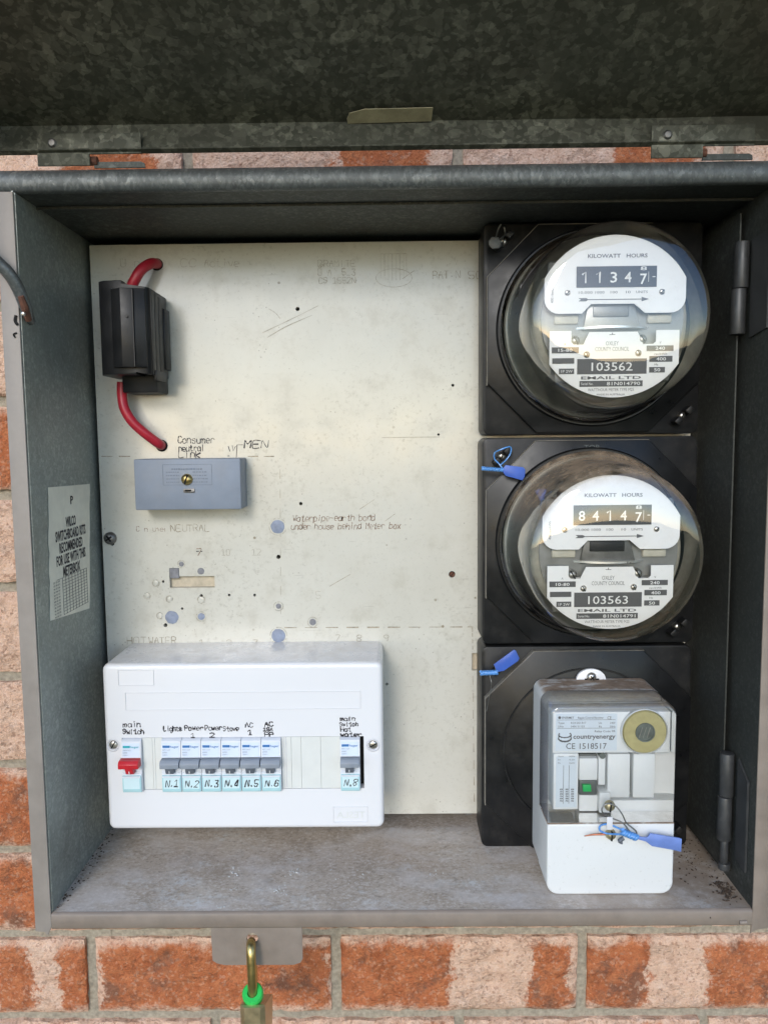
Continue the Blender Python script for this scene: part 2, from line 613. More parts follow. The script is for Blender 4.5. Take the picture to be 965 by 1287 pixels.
def make_glass(name, tint=(.97, .98, .97), dust=0.0, rough=.02, ior=1.5, scuff=.05, edge=None):
    t = NT(name)
    tr = t.n('ShaderNodeBsdfTransparent')
    lw = t.n('ShaderNodeLayerWeight')
    lw.inputs[0].default_value = .5
    tr_c = t.mix(t.mapr(lw.outputs['Facing'], .45, .97), tint, edge or tuple(c * .62 for c in tint))
    t.l(tr_c, tr.inputs[0])
    gl = t.n('ShaderNodeBsdfGlossy')
    gl.inputs['Roughness'].default_value = rough
    gl.inputs[0].default_value = (1, 1, 1, 1)
    nb = t.bump(t.noise(18, 2), .05, .002)
    t.l(nb, gl.inputs['Normal'])
    fr = t.n('ShaderNodeFresnel')
    fr.inputs[0].default_value = ior
    t.l(nb, fr.inputs[1])
    f2 = t.math('MULTIPLY', fr.outputs[0], 2.1, clamp=True)
    mx = t.n('ShaderNodeMixShader')
    t.l(f2, mx.inputs[0]); t.l(tr.outputs[0], mx.inputs[1]); t.l(gl.outputs[0], mx.inputs[2])
    df = t.n('ShaderNodeBsdfDiffuse')
    df.inputs[0].default_value = (.36, .27, .19, 1)
    m2 = t.n('ShaderNodeMixShader')
    d = t.math('MULTIPLY', t.mapr(t.noise(40, 6, .7), .25, .7), t.math('MULTIPLY', t.up(.1, .75), dust))
    film = t.math('MULTIPLY', t.mapr(t.noise(90, 6, .75), .5, .8), scuff)
    t.l(t.math('ADD', d, film, clamp=True), m2.inputs[0])
    t.l(mx.outputs[0], m2.inputs[1]); t.l(df.outputs[0], m2.inputs[2])
    t.l(m2.outputs[0], t.out.inputs[0])
    return t.m

def make_relay_mat():
    t = NT('relay_plastic')
    sp = t.noise(330, 4, .8)
    c = t.mix(t.mapr(sp, .60, .70, 0, .55), (.68, .69, .68), (.45, .44, .41))
    d = t.math('MULTIPLY', t.up(.55, .95), t.mapr(t.noise(32, 6, .7, t.scale(None, (1, 2.2, 1))), .36, .52, .18, 1))
    c = t.mix(d, c, t.ramp(t.noise(120, 4), [(.3, (.20, .14, .095)), (.7, (.34, .255, .19))]))
    t.bsdf(c, t.mix(d, .42, .9), 0, t.bump(sp, .1, .0004))
    return t.m

def make_white():
    t = NT('white_plastic')
    d = t.math('MULTIPLY', t.up(.6, .95), t.mapr(t.noise(70, 6, .75), .35, .65, .08, .42))
    sc = t.mapr(t.noise(3, 2, .5, t.scale(None, (40, 40, 900))), .72, .76, 0, .12)
    c = t.mix(d, (.745, .745, .76), (.50, .46, .40))
    c = t.mix(t.mapr(t.noise(26, 5, .7), .55, .75, 0, .10), c, (.66, .65, .61))
    c = t.mix(sc, c, (.55, .54, .52))
    t.bsdf(c, t.mix(d, .24, .5), 0, t.bump(t.noise(900, 2), .03, .0003), .5, .2)
    return t.m

def make_grass():
    t = NT('lawn')
    c = t.ramp(t.noise(3, 6, .7), [(.3, (.115, .12, .06)), (.6, (.17, .17, .095)), (.8, (.23, .21, .135))])
    t.bsdf(c, .9, 0, t.bump(t.noise(60, 4), .6, .02), .2)
    return t.m

MAT = dict(
    panel=make_panel_mat(), brick=make_brick_mat(), shelf=make_shelf_mat(), lawn=make_grass(), relay=make_relay_mat(),
    lid=galv('lid_zinc', (.060, .061, .045), (.265, .262, .205), 120, metal=.4, rough=(.45, .65), stain=.5),  # olive tint: green light from the lawn put into the zinc colour
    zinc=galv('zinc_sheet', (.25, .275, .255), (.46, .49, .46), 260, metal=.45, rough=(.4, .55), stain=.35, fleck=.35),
    zinc_shade=galv('shaded_zinc_sheet', (.068, .072, .066), (.125, .132, .122), 260, metal=.55, rough=(.4, .6), stain=.5, fleck=.25),  # darker copy of the box zinc, inner shade put into its colour
    rim=galv('rim_zinc', (.10, .108, .108), (.26, .275, .27), 260, (1, 1, .6), .5, (.4, .55), .25, .3),
    paint=plain('taupe_paint', (.27, .235, .205), .5, 0, .1, 60, .12, dust=.15),
    paintb=plain('brown_grey_paint', (.23, .185, .15), .55, 0, .12, 60, .15, dust=.2),
    mortar=plain('mortar', (.34, .295, .225), .95, 0, .3, 260, 1.0, .2),
    black=plain('black_bakelite', (.008, .0083, .009), .33, 0, .3, 60, .03, .33, dust=.035),
    blackd=plain('dusty_bakelite', (.009, .0093, .010), .42, 0, .35, 50, .05, .28, dust=.06),
    edge=plain('dusty_edge', (.17, .155, .13), .8, 0, .3, 180, .2),
    fuse=plain('black_fuse_plastic', (.009, .0093, .0105), .40, 0, .3, 70, .05, .3, dust=.03),
    red=plain('red_insulation', (.42, .018, .035), .38, 0, .15, 90, .05),
    grey=plain('grey_link_plastic', (.215, .25, .31), .5, 0, .1, 45, .08, dust=.14),
    greyd=plain('grey_emboss', (.16, .19, .24), .55, 0, .1, 90, .05),
    white=make_white(),
    whitem=plain('white_moulding', (.66, .66, .68), .3, 0, .02, 60, .02),
    blank=plain('blanking_plastic', (.68, .69, .66), .4, 0, .03, 60, .02),
    mcb=plain('breaker_plastic', (.66, .69, .74), .35, 0, .03, 80, .02),
    mcbl=plain('breaker_print', (.60, .68, .80), .35, 0, .04, 80, .02),
    toggle=plain('grey_toggle', (.26, .29, .335), .42, 0, .1, 90, .03),
    toggled=plain('grey_toggle_stem', (.11, .125, .15), .42, 0, .1, 90, .03),
    redt=plain('red_toggle', (.52, .02, .03), .35, 0, .1, 90, .03),
    cyan=plain('label_holder', (.42, .66, .70), .18, 0, .06, 60, .02, coat=.3),
    cyanl=plain('label_strip', (.60, .76, .79), .3, 0, .05, 60, .02),
    hblue=plain('blue_print', (.04, .16, .40), .5, 0, .1),
    hteal=plain('teal_print', (.03, .36, .42), .5, 0, .1),
    ink=plain('black_marker', (.018, .015, .022), .6, 0, .2),
    inkb=plain('brown_pencil', (.24, .165, .12), .8, 0, .35, 500),
    inkf=plain('faded_pencil', (.41, .38, .31), .8, 0, .3, 500),
    groove=plain('scored_line', (.33, .285, .215), .9, 0, .35, 300),
    emboss=plain('stamped_letters', (.30, .265, .20), .8, 0, .2, 300),
    hole=plain('dark_hole', (.012, .011, .010), .9, 0, .2),
    rawboard=plain('raw_board', (.52, .45, .34), .9, 0, .2, 120, .3),
    plug=plain('blue_grey_plug', (.24, .275, .36), .6, 0, .22, 160, .1),
    plugd=plain('dark_plug', (.20, .20, .215), .7, 0, .3, 200, .1),
    halo=plain('plug_ring', (.47, .45, .40), .7, 0, .15, 200),
    steel=plain('steel_screw', (.52, .50, .46), .35, 1, .25, 200, .1),
    dull=plain('dull_steel', (.22, .21, .20), .5, .9, .3, 200, .15),
    brass=plain('brass', (.56, .42, .17), .33, 1, .2, 90, .06),
    brassb=plain('brushed_brass', (.62, .50, .30), .42, .9, .12, 140, .1),
    brassd=plain('old_brass', (.40, .35, .22), .45, .8, .3, 200, .1),
    green=plain('green_plastic', (.03, .52, .09), .4, 0, .08, 90, .03),
    greenb=plain('green_button', (.02, .40, .10), .4, 0, .1),
    blue=plain('blue_seal', (.045, .11, .44), .4, 0, .12, 90, .04),
    bluep=plain('pale_blue_seal', (.14, .22, .52), .45, 0, .12, 90, .04),
    bluec=plain('blue_wire', (.09, .27, .62), .3, 0, .25, 400, .05, coat=.5),
    lead=plain('lead_seal', (.14, .14, .135), .6, .7, .3, 200, .2),
    wire=plain('grey_wire', (.22, .22, .21), .45, .8, .2, 300),
    copper=plain('copper_wire', (.45, .17, .10), .45, .8, .3, 300),
    rust=plain('rust', (.13, .055, .035), .9, 0, .4, 200, .3),
    stay=galv('stay_zinc', (.13, .14, .14), (.26, .27, .27), 300, metal=.6, rough=(.35, .5)),
    dial=plain('dial_white', (.80, .80, .79), .42, 0, .02, 60, .01),
    dialc=plain('register_black', (.045, .048, .05), .45, 0, .1),
    tagc=plain('print_dark', (.085, .085, .088), .5, 0, .1),
    print_=plain('print_grey', (.12, .12, .125), .6, 0, .1),
    digit=plain('digit_white', (.78, .78, .76), .5, 0, .03),
    can=plain('can_ground_tint', (.40, .385, .32), .5, .15, .25, 50, .06),  # raised olive stands in for ground reflected in the meter glass
    platem=plain('grey_plate', (.22, .22, .21), .4, .5, .2, 60, .05),
    magnet=plain('cream_block', (.48, .45, .36), .5, 0, .15, 90, .05),
    chassis=plain('meter_chassis', (.13, .128, .12), .45, .6, .4, 60, .1),
    alu=plain('aluminium_disc', (.80, .79, .76), .3, .8, .1, 60, .03),
    alum=plain('aluminium_frame', (.34, .335, .31), .42, .7, .2, 60, .08),
    paper=plain('aged_paper', (.74, .71, .60), .8, 0, .12, 40, .1),
    paperw=plain('relay_label', (.58, .65, .70), .5, 0, .03, 60, .02),
    tape=plain('tape_residue', (.34, .30, .19), .7, 0, .3, 70, .1),
    coil=plain('ochre_disc', (.40, .36, .17), .5, 0, .12, 130, .05),
    core=plain('grey_core', (.13, .15, .135), .5, .3, .3, 130, .1),
    inner=plain('relay_inner', (.68, .71, .71), .45, 0, .03, 60, .02),
    dark=plain('dark_grey_plastic', (.10, .11, .105), .5, 0, .1),
    dirt=plain('dirt_crumbs', (.075, .05, .033), .95, 0, .5, 300, .4),
    oxide=plain('white_oxide', (.62, .62, .61), .9, 0, .2, 400, .5),
    glass=make_glass('meter_glass', (.98, .985, .98), .07, scuff=.07, edge=(.74, .75, .72)),
    glassd=make_glass('dusty_meter_glass', (.98, .985, .98), .85, scuff=.08, edge=(.70, .70, .66)),
    clear=make_glass('clear_cover', (.975, .975, .985), .30, .06, 1.42, .035, edge=(.62, .60, .70)),
)

# ------------------------------------------------------------------ setting: ground
bm = N()
bmesh.ops.create_grid(bm, x_segments=2, y_segments=2, size=60)
for v in bm.verts:
    v.co.z = -1.35
tag(obj('ground', bm, MAT['lawn'], smooth=0), kind='structure')

# ------------------------------------------------------------------ brick wall with the opening for the box
BX0, BX1, BZ0, BZ1 = -.2740, .2920, -.3420, .2240     # box outside
WALL_Y = -.016
JZ, JX, CH, BL = .0752, -.2933, .086, .24
wall = thing('brick_wall', (0, .05, -1.35), 'textured red and cream clay brick wall behind and around the metal box', 'wall')
bm = N()
X0, X1, Z0, Z1 = -.80, .80, -1.35, .90
for (a, b, c, d) in ((X0, BX0, Z0, Z1), (BX1, X1, Z0, Z1), (BX0, BX1, Z0, BZ0), (BX0, BX1, BZ1, Z1)):
    n1, n2 = max(2, int((b - a) / .012)), max(2, int((d - c) / .012))
    if d - c > 1.0 or b - a > 1.0:
        n1, n2 = min(n1, 40), min(n2, 90)
    V = [[bm.verts.new((a + (b - a) * i / n1, -.0085 + .0022 * noise.noise(Vector((a + (b - a) * i / n1, 0, c + (d - c) * j / n2)) * 60), c + (d - c) * j / n2)) for j in range(n2 + 1)] for i in range(n1 + 1)]
    for i in range(n1):
        for j in range(n2):
            bm.faces.new((V[i][j], V[i + 1][j], V[i + 1][j + 1], V[i][j + 1]))
    box(bm, a, b, .02, .09, c, d)
mo = obj('mortar', bm, MAT['mortar'], wall, fix=False)

def brick_mesh(x0, x1, z0, z1, seed):
    "a rough-faced brick, its own corner of the full brick as origin so the colour bands stay put"
    b = bmesh.new()
    nx, nz = max(3, int((x1 - x0) / .0042)), max(3, int((z1 - z0) / .0042))
    F = []
    for i in range(nx + 1):
        row = []
        for j in range(nz + 1):
            x, z = x0 + (x1 - x0) * i / nx, z0 + (z1 - z0) * j / nz
            q = Vector((x * 1.0 + seed * 3.7, seed * 1.3, z * 1.6))
            d = .0022 * noise.noise(q * 45) + .0015 * noise.noise(q * 120) + .0008 * noise.noise(q * 260)
            e = min(x - x0, x1 - x, z - z0, z1 - z)
            y = -d + (.0030 + .003 * max(0, noise.noise(q * 33)) if e < 1e-5 else .0006 + .0015 * max(0, noise.noise(q * 41)) if e < .0043 else 0)
            jx = .0012 * noise.noise(q * 60 + Vector((9, 0, 0))) if e < 1e-5 else 0
            row.append(b.verts.new((x + jx, y, z + (.0012 * noise.noise(q * 70 + Vector((0, 5, 0))) if e < 1e-5 else 0))))
        F.append(row)
    for i in range(nx):
        for j in range(nz):
            b.faces.new((F[i][j], F[i + 1][j], F[i + 1][j + 1], F[i][j + 1]))
    ring = [F[i][0] for i in range(nx + 1)] + [F[nx][j] for j in range(1, nz + 1)] + [F[i][nz] for i in range(nx - 1, -1, -1)] + [F[0][j] for j in range(nz - 1, 0, -1)]
    back = [b.verts.new((v.co.x, .03, v.co.z)) for v in ring]
    for k in range(len(ring)):
        kk = (k + 1) % len(ring)
        b.faces.new((ring[kk], ring[k], back[k], back[kk]))
    me = bpy.data.meshes.new('brick')
    b.to_mesh(me)
    b.free()
    me.shade_smooth()
    me.set_sharp_from_angle(angle=RAD(55))
    me.materials.append(MAT['brick'])
    return me

full = [brick_mesh(0, .23, 0, .076, s) for s in range(6)]
# colour bands copied from the bricks one can see, bar the paled course: (course, brick) -> two red spans along the brick
BANDS = {(-7, -1): (.62, .78, .90, 1.05), (-7, 0): (.03, 1.0, .03, 1.0), (-7, 1): (-.1, .47, .80, .97), (-7, 2): (-.1, .25, .50, .82),
         (-8, -1): (2, 3, 2, 3), (-8, 0): (.3, .8, 2, 3)}
for k_ in range(-3, 4):
    BANDS[(2, k_)] = (.55, .9, 2, 3)  # course above the box, paled so its colour carries the sunlight
LEFT = {-1: 1, -2: 0, -3: 0, -4: 0, -5: 1, -6: 1, 0: 0, 1: 1, 2: 0}
rb = random.Random(4)
for c in range(-16, 10):
    z0 = JZ + c * CH + .005
    z1 = z0 + .076
    sh = 0 if (c % 2) else .12
    for k in range(-3, 4):
        x0 = JX + k * BL - sh + .005
        x1 = x0 + .23
        if x1 < X0 + .01 or x0 > X1 - .01:
            continue
        g = .003
        pieces = []
        if x1 <= BX0 - g or x0 >= BX1 + g or z1 <= BZ0 - g or z0 >= BZ1 + g:
            pieces = [(x0, x1, z0, z1)]
        else:
            if x0 < BX0 - g: pieces.append((x0, BX0 - g, z0, z1))
            if x1 > BX1 + g: pieces.append((BX1 + g, x1, z0, z1))
            xa, xb = max(x0, BX0 - g), min(x1, BX1 + g)
            if z0 < BZ0 - g and xb - xa > .01: pieces.append((xa, xb, z0, BZ0 - g))
            if z1 > BZ1 + g and xb - xa > .01: pieces.append((xa, xb, BZ1 + g, z1))
        bands = BANDS.get((c, k))
        if bands is None:
            if x0 < -.30 and c in LEFT:
                bands = (-.1, 1.1, 2, 3) if LEFT[c] else (2, 3, 2, 3)
            else:
                a = rb.uniform(-.2, .4)
                b = a + rb.uniform(.2, .6)
                d = b + rb.uniform(.15, .35)
                bands = (a, b, d, d + rb.uniform(.1, .4))
        for pc in pieces:
            if pc[1] - pc[0] < .012 or pc[3] - pc[2] < .006:
                continue
            if pc == (x0, x1, z0, z1):
                me = full[rb.randrange(6)]
            else:
                me = brick_mesh(pc[0] - x0, pc[1] - x0, pc[2] - z0, pc[3] - z0, rb.randrange(100))
            o = bpy.data.objects.new('brick', me)
            COL.objects.link(o)
            o.parent = wall
            o.location = Vector((x0, WALL_Y + rb.uniform(-.001, .001), z0)) - wall.location
            for nm, v in zip(('a0', 'a1', 'b0', 'b1'), bands):
                o[nm] = float(v)

# ------------------------------------------------------------------ the metal box
D = .135
L, R_, ZB, ZT = -.272, .290, -.340, .222
mbx = thing('meter_box', (0, 0, ZB - .002), 'open galvanised steel meter box with its lid raised, set on the brick wall', 'meter box')
bm = N(); box(bm, L - .0015, L, -D, .03, ZB - .0015, ZT + .0015); lw_ = obj('left_wall', bm, MAT['zinc'], mbx)
bm = N(); box(bm, L, L + .0012, -D + .0006, -.1185, ZB + .0008, ZT - .0008); obj('edge_fold', bm, MAT['zinc'], lw_)
bm = N(); box(bm, R_, R_ + .0015, -D, .03, ZB - .0015, ZT + .0015); rw_ = obj('right_wall', bm, MAT['zinc_shade'], mbx)
bm = N(); box(bm, L, R_, -D + .001, .03, ZT, ZT + .0015); top_ = obj('top_sheet', bm, MAT['zinc_shade'], mbx)
bm = N(); box(bm, L, R_, -.098, -.096, ZT - .0022, ZT - .0002); obj('crease', bm, MAT['zinc_shade'], top_)
bm = N()
nx, ny = 56, 14
V = [[bm.verts.new((L + (R_ - L) * i / nx, -D + .001 + (D + .029) * j / ny, ZB + .0006 * noise.noise(Vector((i * .35, j * .35, 3))))) for j in range(ny + 1)] for i in range(nx + 1)]
for i in range(nx):
    for j in range(ny):
        bm.faces.new((V[i][j], V[i + 1][j], V[i + 1][j + 1], V[i][j + 1]))
box(bm, L, R_, -D + .001, .03, ZB - .003, ZB - .0015)
shelf = obj('bottom_shelf', bm, MAT['shelf'], mbx, fix=False)
bm = N(); box(bm, L, R_, .03, .0315, ZB, ZT); obj('back_sheet', bm, MAT['zinc_shade'], mbx)
# rolled rim above, flanges left and right, lip below
bm = N()
prof = [(-D + .004, ZT + .0160), (-D + .0012, ZT + .0150), (-D - .0012, ZT + .0115), (-D - .0020, ZT + .0075), (-D - .0016, ZT + .0035), (-D - .0004, ZT + .0008), (-D + .0010, ZT - .0004), (-D + .006, ZT - .0004), (-D + .006, ZT + .0160)]
prism(bm, prof, 'x', -.2845, .3025)
obj('top_rim', bm, MAT['rim'], mbx, smooth=50)
bm = N()
prism(bm, [(-.2848, ZT - .0006), (L + .0004, ZT - .0006), (L + .0004, -.351), (-.2752, -.3585), (-.2772, -.3555), (-.2848, -.3548)], 'y', -D - .0016, -D + .0002, .0005)
box(bm, -.2848, -.2836, -D, -.112, -.354, ZT - .001)
obj('left_flange', bm, MAT['paint'], mbx)
bm = N()
prism(bm, [(.3030, ZT - .0006), (R_ - .0004, ZT - .0006), (R_ - .0004, -.3450), (.2885, -.3600), (.2925, -.3570), (.3030, -.3548)], 'y', -D - .0016, -D + .0002, .0005)
box(bm, .3018, .3030, -D, -.112, -.354, ZT - .001)
obj('right_flange', bm, MAT['paintb'], mbx)
bm = N()
prism(bm, [(-D + .001, ZB + .0003), (-D - .0012, ZB - .0004), (-D - .0018, ZB - .0018), (-D - .0018, ZB - .0118), (-D - .0006, ZB - .0132), (-D + .0015, ZB - .0132), (-D + .0015, ZB - .004)], 'x', L + .0006, R_ - .0006)
lip = obj('bottom_lip', bm, MAT['paintb'], mbx, smooth=50)
bm = N(); tube(bm, [(.279, -D - .0022, ZB - .0098), (.2846, -D - .0026, ZB - .0094)], .0016, 8, 1); obj('weld', bm, MAT['paintb'], lip)
# padlock tab
zt0, zt1 = -.3528, -.3850
bm = N()
prism(bm, [(-.1437, zt0), (-.0702, zt0), (-.0702, zt1 + .005), (-.0722, zt1 + .0018), (-.0775, zt1), (-.1335, zt1), (-.1395, zt1 + .0015), (-.1430, zt1 + .004)], 'y', -D - .0006, -D + .0010)
cb = N(); disc(cb, -.1104, -.3622, .0046, -D - .01, -D + .01, 20)
bm = boolean(bm, cb)
obj('padlock_tab', bm, MAT['paintb'], mbx)

# lid: swung up about the top edge, seen from beneath
LT = RAD(22)
lo = Vector((0, -.1285, .2705))
lu = Vector((0, -math.cos(LT), math.sin(LT)))
ld = Vector((0, -math.sin(LT), -math.cos(LT)))
LX0, LX1, LL, LF = -.2870, .3050, .590, .0250
def lidq(bm, x0, x1, s0, s1, t0, t1):
    "slab in lid coordinates: s along the lid, t below its sheet"
    r = bmesh.ops.create_cube(bm, size=1)
    for v in r['verts']:
        s = s0 + (s1 - s0) * (v.co.y + .5)
        t = t0 + (t1 - t0) * (v.co.z + .5)
        p = lo + lu * s + ld * t
        v.co = Vector((x0 + (x1 - x0) * (v.co.x + .5), p.y, p.z))
bm = N()
nx, ny = 40, 40
V = [[None] * (ny + 1) for _ in range(nx + 1)]
for i in range(nx + 1):
    for j in range(ny + 1):
        p = lo + lu * (LL * j / ny) + ld * (.0008 * noise.noise(Vector((i * .17, j * .17, 1))) - .0030 * math.sin(math.pi * i / nx) * math.sin(math.pi * j / ny))
        V[i][j] = bm.verts.new((LX0 + (LX1 - LX0) * i / nx, p.y, p.z))
for i in range(nx):
    for j in range(ny):
        bm.faces.new((V[i][j], V[i][j + 1], V[i + 1][j + 1], V[i + 1][j]))
lidq(bm, LX0, LX1, 0, LL, -.0065, -.005)
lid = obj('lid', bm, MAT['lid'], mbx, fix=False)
bm = N(); lidq(bm, LX0, LX1, -.0012, .0, -.005, LF); lidq(bm, LX0, LX1, .0, .0035, LF - .0012, LF); obj('rear_flange', bm, MAT['lid'], lid)
bm = N(); lidq(bm, LX0, LX1, LL, LL + .0012, -.005, LF); obj('front_flange', bm, MAT['lid'], lid)
for a, b in ((LX0 - .0012, LX0), (LX1, LX1 + .0012)):
    bm = N(); lidq(bm, a, b, -.0012, LL + .0012, -.005, LF); obj('side_flange', bm, MAT['lid'], lid)
bm = N()
tp = [P(u, v, -.14) for u, v in ((437, 145), (440, 139), (455, 136), (544, 135), (542, 155), (437, 157))]
# the strip of old tape lies on the lid sheet itself
pl = []
for u, v in ((436, 149), (439, 142), (458, 137), (500, 136), (544, 135), (542, 152), (470, 154), (437, 155)):
    d = FW + RT * ((u - PW / 2) / FPX) + DN * ((v - PH / 2) / FPX)
    nrm = ld
    k = (lo + ld * .0022 - CAM_LOC).dot(nrm) / d.dot(nrm)
    pl.append(CAM_LOC + d * k)
A = [bm.verts.new(p) for p in pl]
B = [bm.verts.new(p - ld * .0006) for p in pl]
bm.faces.new(A); bm.faces.new(B[::-1])
for i in range(len(A)):
    bm.faces.new((A[i], B[i], B[(i + 1) % len(A)], A[(i + 1) % len(A)]))
obj('tape_residue', bm, MAT['tape'], lid)
# two flat hinges between rim and lid
for hx0, hx1, hm in ((-.2512, -.1750, -.2130), (.1956, .2702, .2330)):
    bm = N()
    prism(bm, [(hx0, .2385), (hm, .2385), (hm, .2465), (hx1, .2465), (hx1, .2612), (hx0, .2612)], 'y', -.1385, -.1370, .0003)
    h = obj('hinge', bm, MAT['lid'], mbx)
    bm = N(); lathe(bm, [(0, -.1402), (.0022, -.1399), (.0034, -.1386)], 14, hx0 + .0115, .2545); obj('rivet', bm, MAT['dull'], h)
    bm = N(); prism(bm, [(hm + .0015, .2382), (hx1 + .001, .2382), (hx1 + .0005, .2412), (hx1 - .002, .2424), (hm + .0015, .2424)], 'y', -.1340, -.1325); obj('hinge_leaf', bm, MAT['zinc_shade'], h)
    bm = N(); tube(bm, [(hm - .003, -.1335, .2432), (hm + .004, -.1335, .2432)], .0032, 10, 1); obj('hinge_knuckle', bm, MAT['rust'], h)

# swing-panel hinges on the right wall
bm = N(); box(bm, .2838, .2850, -.0880, -.0015, -.3300, .2130); obj('swing_plate', bm, MAT['zinc_shade'], rw_)
def barrel(name, z0, z1, cx, cy, r, mt):
    b = N()
    pts = [(cx + r * math.cos(2 * math.pi * i / 18), cy + r * math.sin(2 * math.pi * i / 18)) for i in range(18)]
    prism(b, pts, 'z', z0, z1, .0006)
    return obj(name, b, mt, rw_)
MB_ = plain('grey_hinge', (.060, .062, .064), .42, .3, .2, 120, .06)
barrel('hinge_barrel', .1535, .1895, .2838, -.0930, .0056, MB_)
barrel('hinge_barrel', .1175, .1530, .2822, -.0930, .0056, MB_)
barrel('hinge_barrel', -.2640, -.2270, .2835, -.0960, .0058, MB_)
barrel('hinge_barrel', -.3025, -.2646, .2828, -.0960, .0058, MB_)
barrel('hinge_pin', -.3230, -.3025, .2835, -.0960, .0034, MB_)
barrel('hinge_pin', -.3290, -.3230, .2840, -.0960, .0050, MB_)
bm = N(); prism(bm, [(-.106, -.228), (-.124, -.240), (-.124, -.316), (-.106, -.312)], 'x', .2878, .2896); obj('hinge_leaf', bm, MB_, rw_)
bm = N(); prism(bm, [(-.100, .190), (-.128, .190), (-.128, .118), (-.100, .114)], 'x', .2882, .2897); obj('hinge_leaf', bm, MB_, rw_)

# ------------------------------------------------------------------ lid stay at the left
st = thing('lid_stay', P(34, 404, -.124), 'curved grey steel lid stay hooked onto the left edge of the box', 'stay')
bm = N(); tube(bm, [(-.2700, -.121, .1300), (-.2690, -.127, .1325), P(33, 388, -.134), P(22, 361, -.142), P(8, 340, -.148), P(-12, 320, -.154), (-.325, -.19, .232), (-.318, -.30, .30)], [.0034, .0040, .0044, .0046, .0046, .0046, .0046, .0046], 12, 8)
obj('bar', bm, MAT['stay'], st)
bm = N(); tube(bm, [P(26, 372, -.1445), P(31, 386, -.1405), P(36, 402, -.1325)], [.0022, .0028, .0024], 8, 6); obj('rusty_groove', bm, MAT['rust'], st)
bm = N(); lathe(bm, [(0, -.1442), (.0012, -.1437), (.0018, -.1425)], 12, P(29, 394, -.143).x, P(29, 394, -.143).z); obj('rivet', bm, MAT['steel'], st)
bm = N(); tube(bm, [P(20, 396, -.1372), P(19, 403, -.1374), P(22, 408, -.1372)], .0011, 6, 4); tube(bm, [P(21, 418, -.1372), P(17, 420, -.1374), P(19, 424, -.1372)], .0006, 6, 4); obj('catch', bm, MAT['hole'], st)

# ------------------------------------------------------------------ paper sticker on the left wall
stk = thing('sticker', (L, -.06, -.11), 'aged paper sticker about switchboard kits on the left inner wall', 'sticker')
rs = random.Random(3)
pts = []
for i in range(15):
    pts.append((-.1020 - .0094 * i / 14 + rs.uniform(-.0012, .0012), .0012 - .1075 * i / 14))
for i in range(13):
    pts.append((-.0300 + .0134 * i / 12 + rs.uniform(-.0006, .0006), -.1138 + .1130 * i / 12))
bm = N(); prism(bm, pts, 'x', L + .0002, L + .0006); obj('paper', bm, MAT['paper'], stk)
bm = N()
def SM(co):
    return Vector((L + .0008, co.x, co.z))
for i, (s, w) in enumerate((('WILCO', .020), ('SWITCHBOARD KITS', .060), ('RECOMMENDED', .046), ('FOR USE WITH THIS', .058), ('METERBOX', .034))):
    text(bm, s, -.0625 - .0006 * i, -.0300 - .0102 * i, .0086, 0, w * 1.04, .03, SM)
text(bm, 'P', -.0585, -.0120, .0070, 0, .006, .03, SM)
for k in range(13):
    z = -.0760 - .0026 * k
    box(bm, L + .0007, L + .0009, -.0960 + .012 * (k > 0), -.0330, z, z + .00022)
    if k:
        for q in range(3):
            text(bm, '%d' % (15 + 7 * k + q), -.1010 + .0045 * q, z + .0012, .0014, 0, .0032, .01, SM)
for k in range(9):
    y = -.0850 + .0064 * k
    box(bm, L + .0007, L + .0009, y, y + .0002, -.1075, -.0760)
obj('print', bm, MAT['ink'], stk, fix=False)

# ------------------------------------------------------------------ cream mounting panel
PX0, PX1, PZ0, PZ1 = -.2683, .2832, -.3268, .2165
pan = thing('meter_board', (0, .006, PZ0), 'cream composite board inside the box, drilled and written on', 'board')
cb = N()
holes = [(374, 388, 2.6), (378, 633, 2.2), (350, 700, 2.8), (568, 722, 4.4), (551, 546, 1.6), (288, 748, 1.8), (320, 748, 1.9), (205, 731, 1.8), (208, 786, 2.6), (229, 765, 1.7), (486, 860, 1.8), (253, 749, 2.2), (569, 484, 1.9), (141, 683, 3.0)]
for u, v, r in holes:
    p = P(u, v, 0)
    disc(cb, p.x, p.z, r * .00073, -.01, .0095, 12)
s0, s1 = P(213.5, 739, 0), P(269.5, 724, 0)
box(cb, s0.x, s1.x, -.01, .006, s0.z, s1.z)
s2, s3 = P(213, 726, 0), P(225, 714, 0)
box(cb, s2.x, s3.x, -.01, .006, s2.z - .0012, s3.z)
n0, n1 = P(593, 843, 0), P(600.5, 821, 0)
box(cb, n0.x, n1.x, -.01, .006, n0.z, n1.z)
bm = N(); prism(bm, rrect(PX0, PZ0, PX1, PZ1, .001, 2), 'y', 0, .012)
bm = boolean(bm, cb)
board = obj('face_sheet', bm, MAT['panel'], pan, smooth=30)
for u, v, r in holes:
    p = P(u, v, 0)
    bm = N(); disc(bm, p.x, p.z, r * .00073 * .98, .0055, .0094, 12); obj('hole_bottom', bm, MAT['hole'], board)
bm = N(); box(bm, s0.x + .0002, s1.x - .0002, .0048, .0059, s0.z + .0002, s1.z - .0002); obj('slot_floor', bm, MAT['rawboard'], board); bm = N(); box(bm, n0.x + .0002, n1.x - .0002, .0048, .0059, n0.z + .0002, n1.z - .0002); obj('slot_floor', bm, MAT['rawboard'], board)
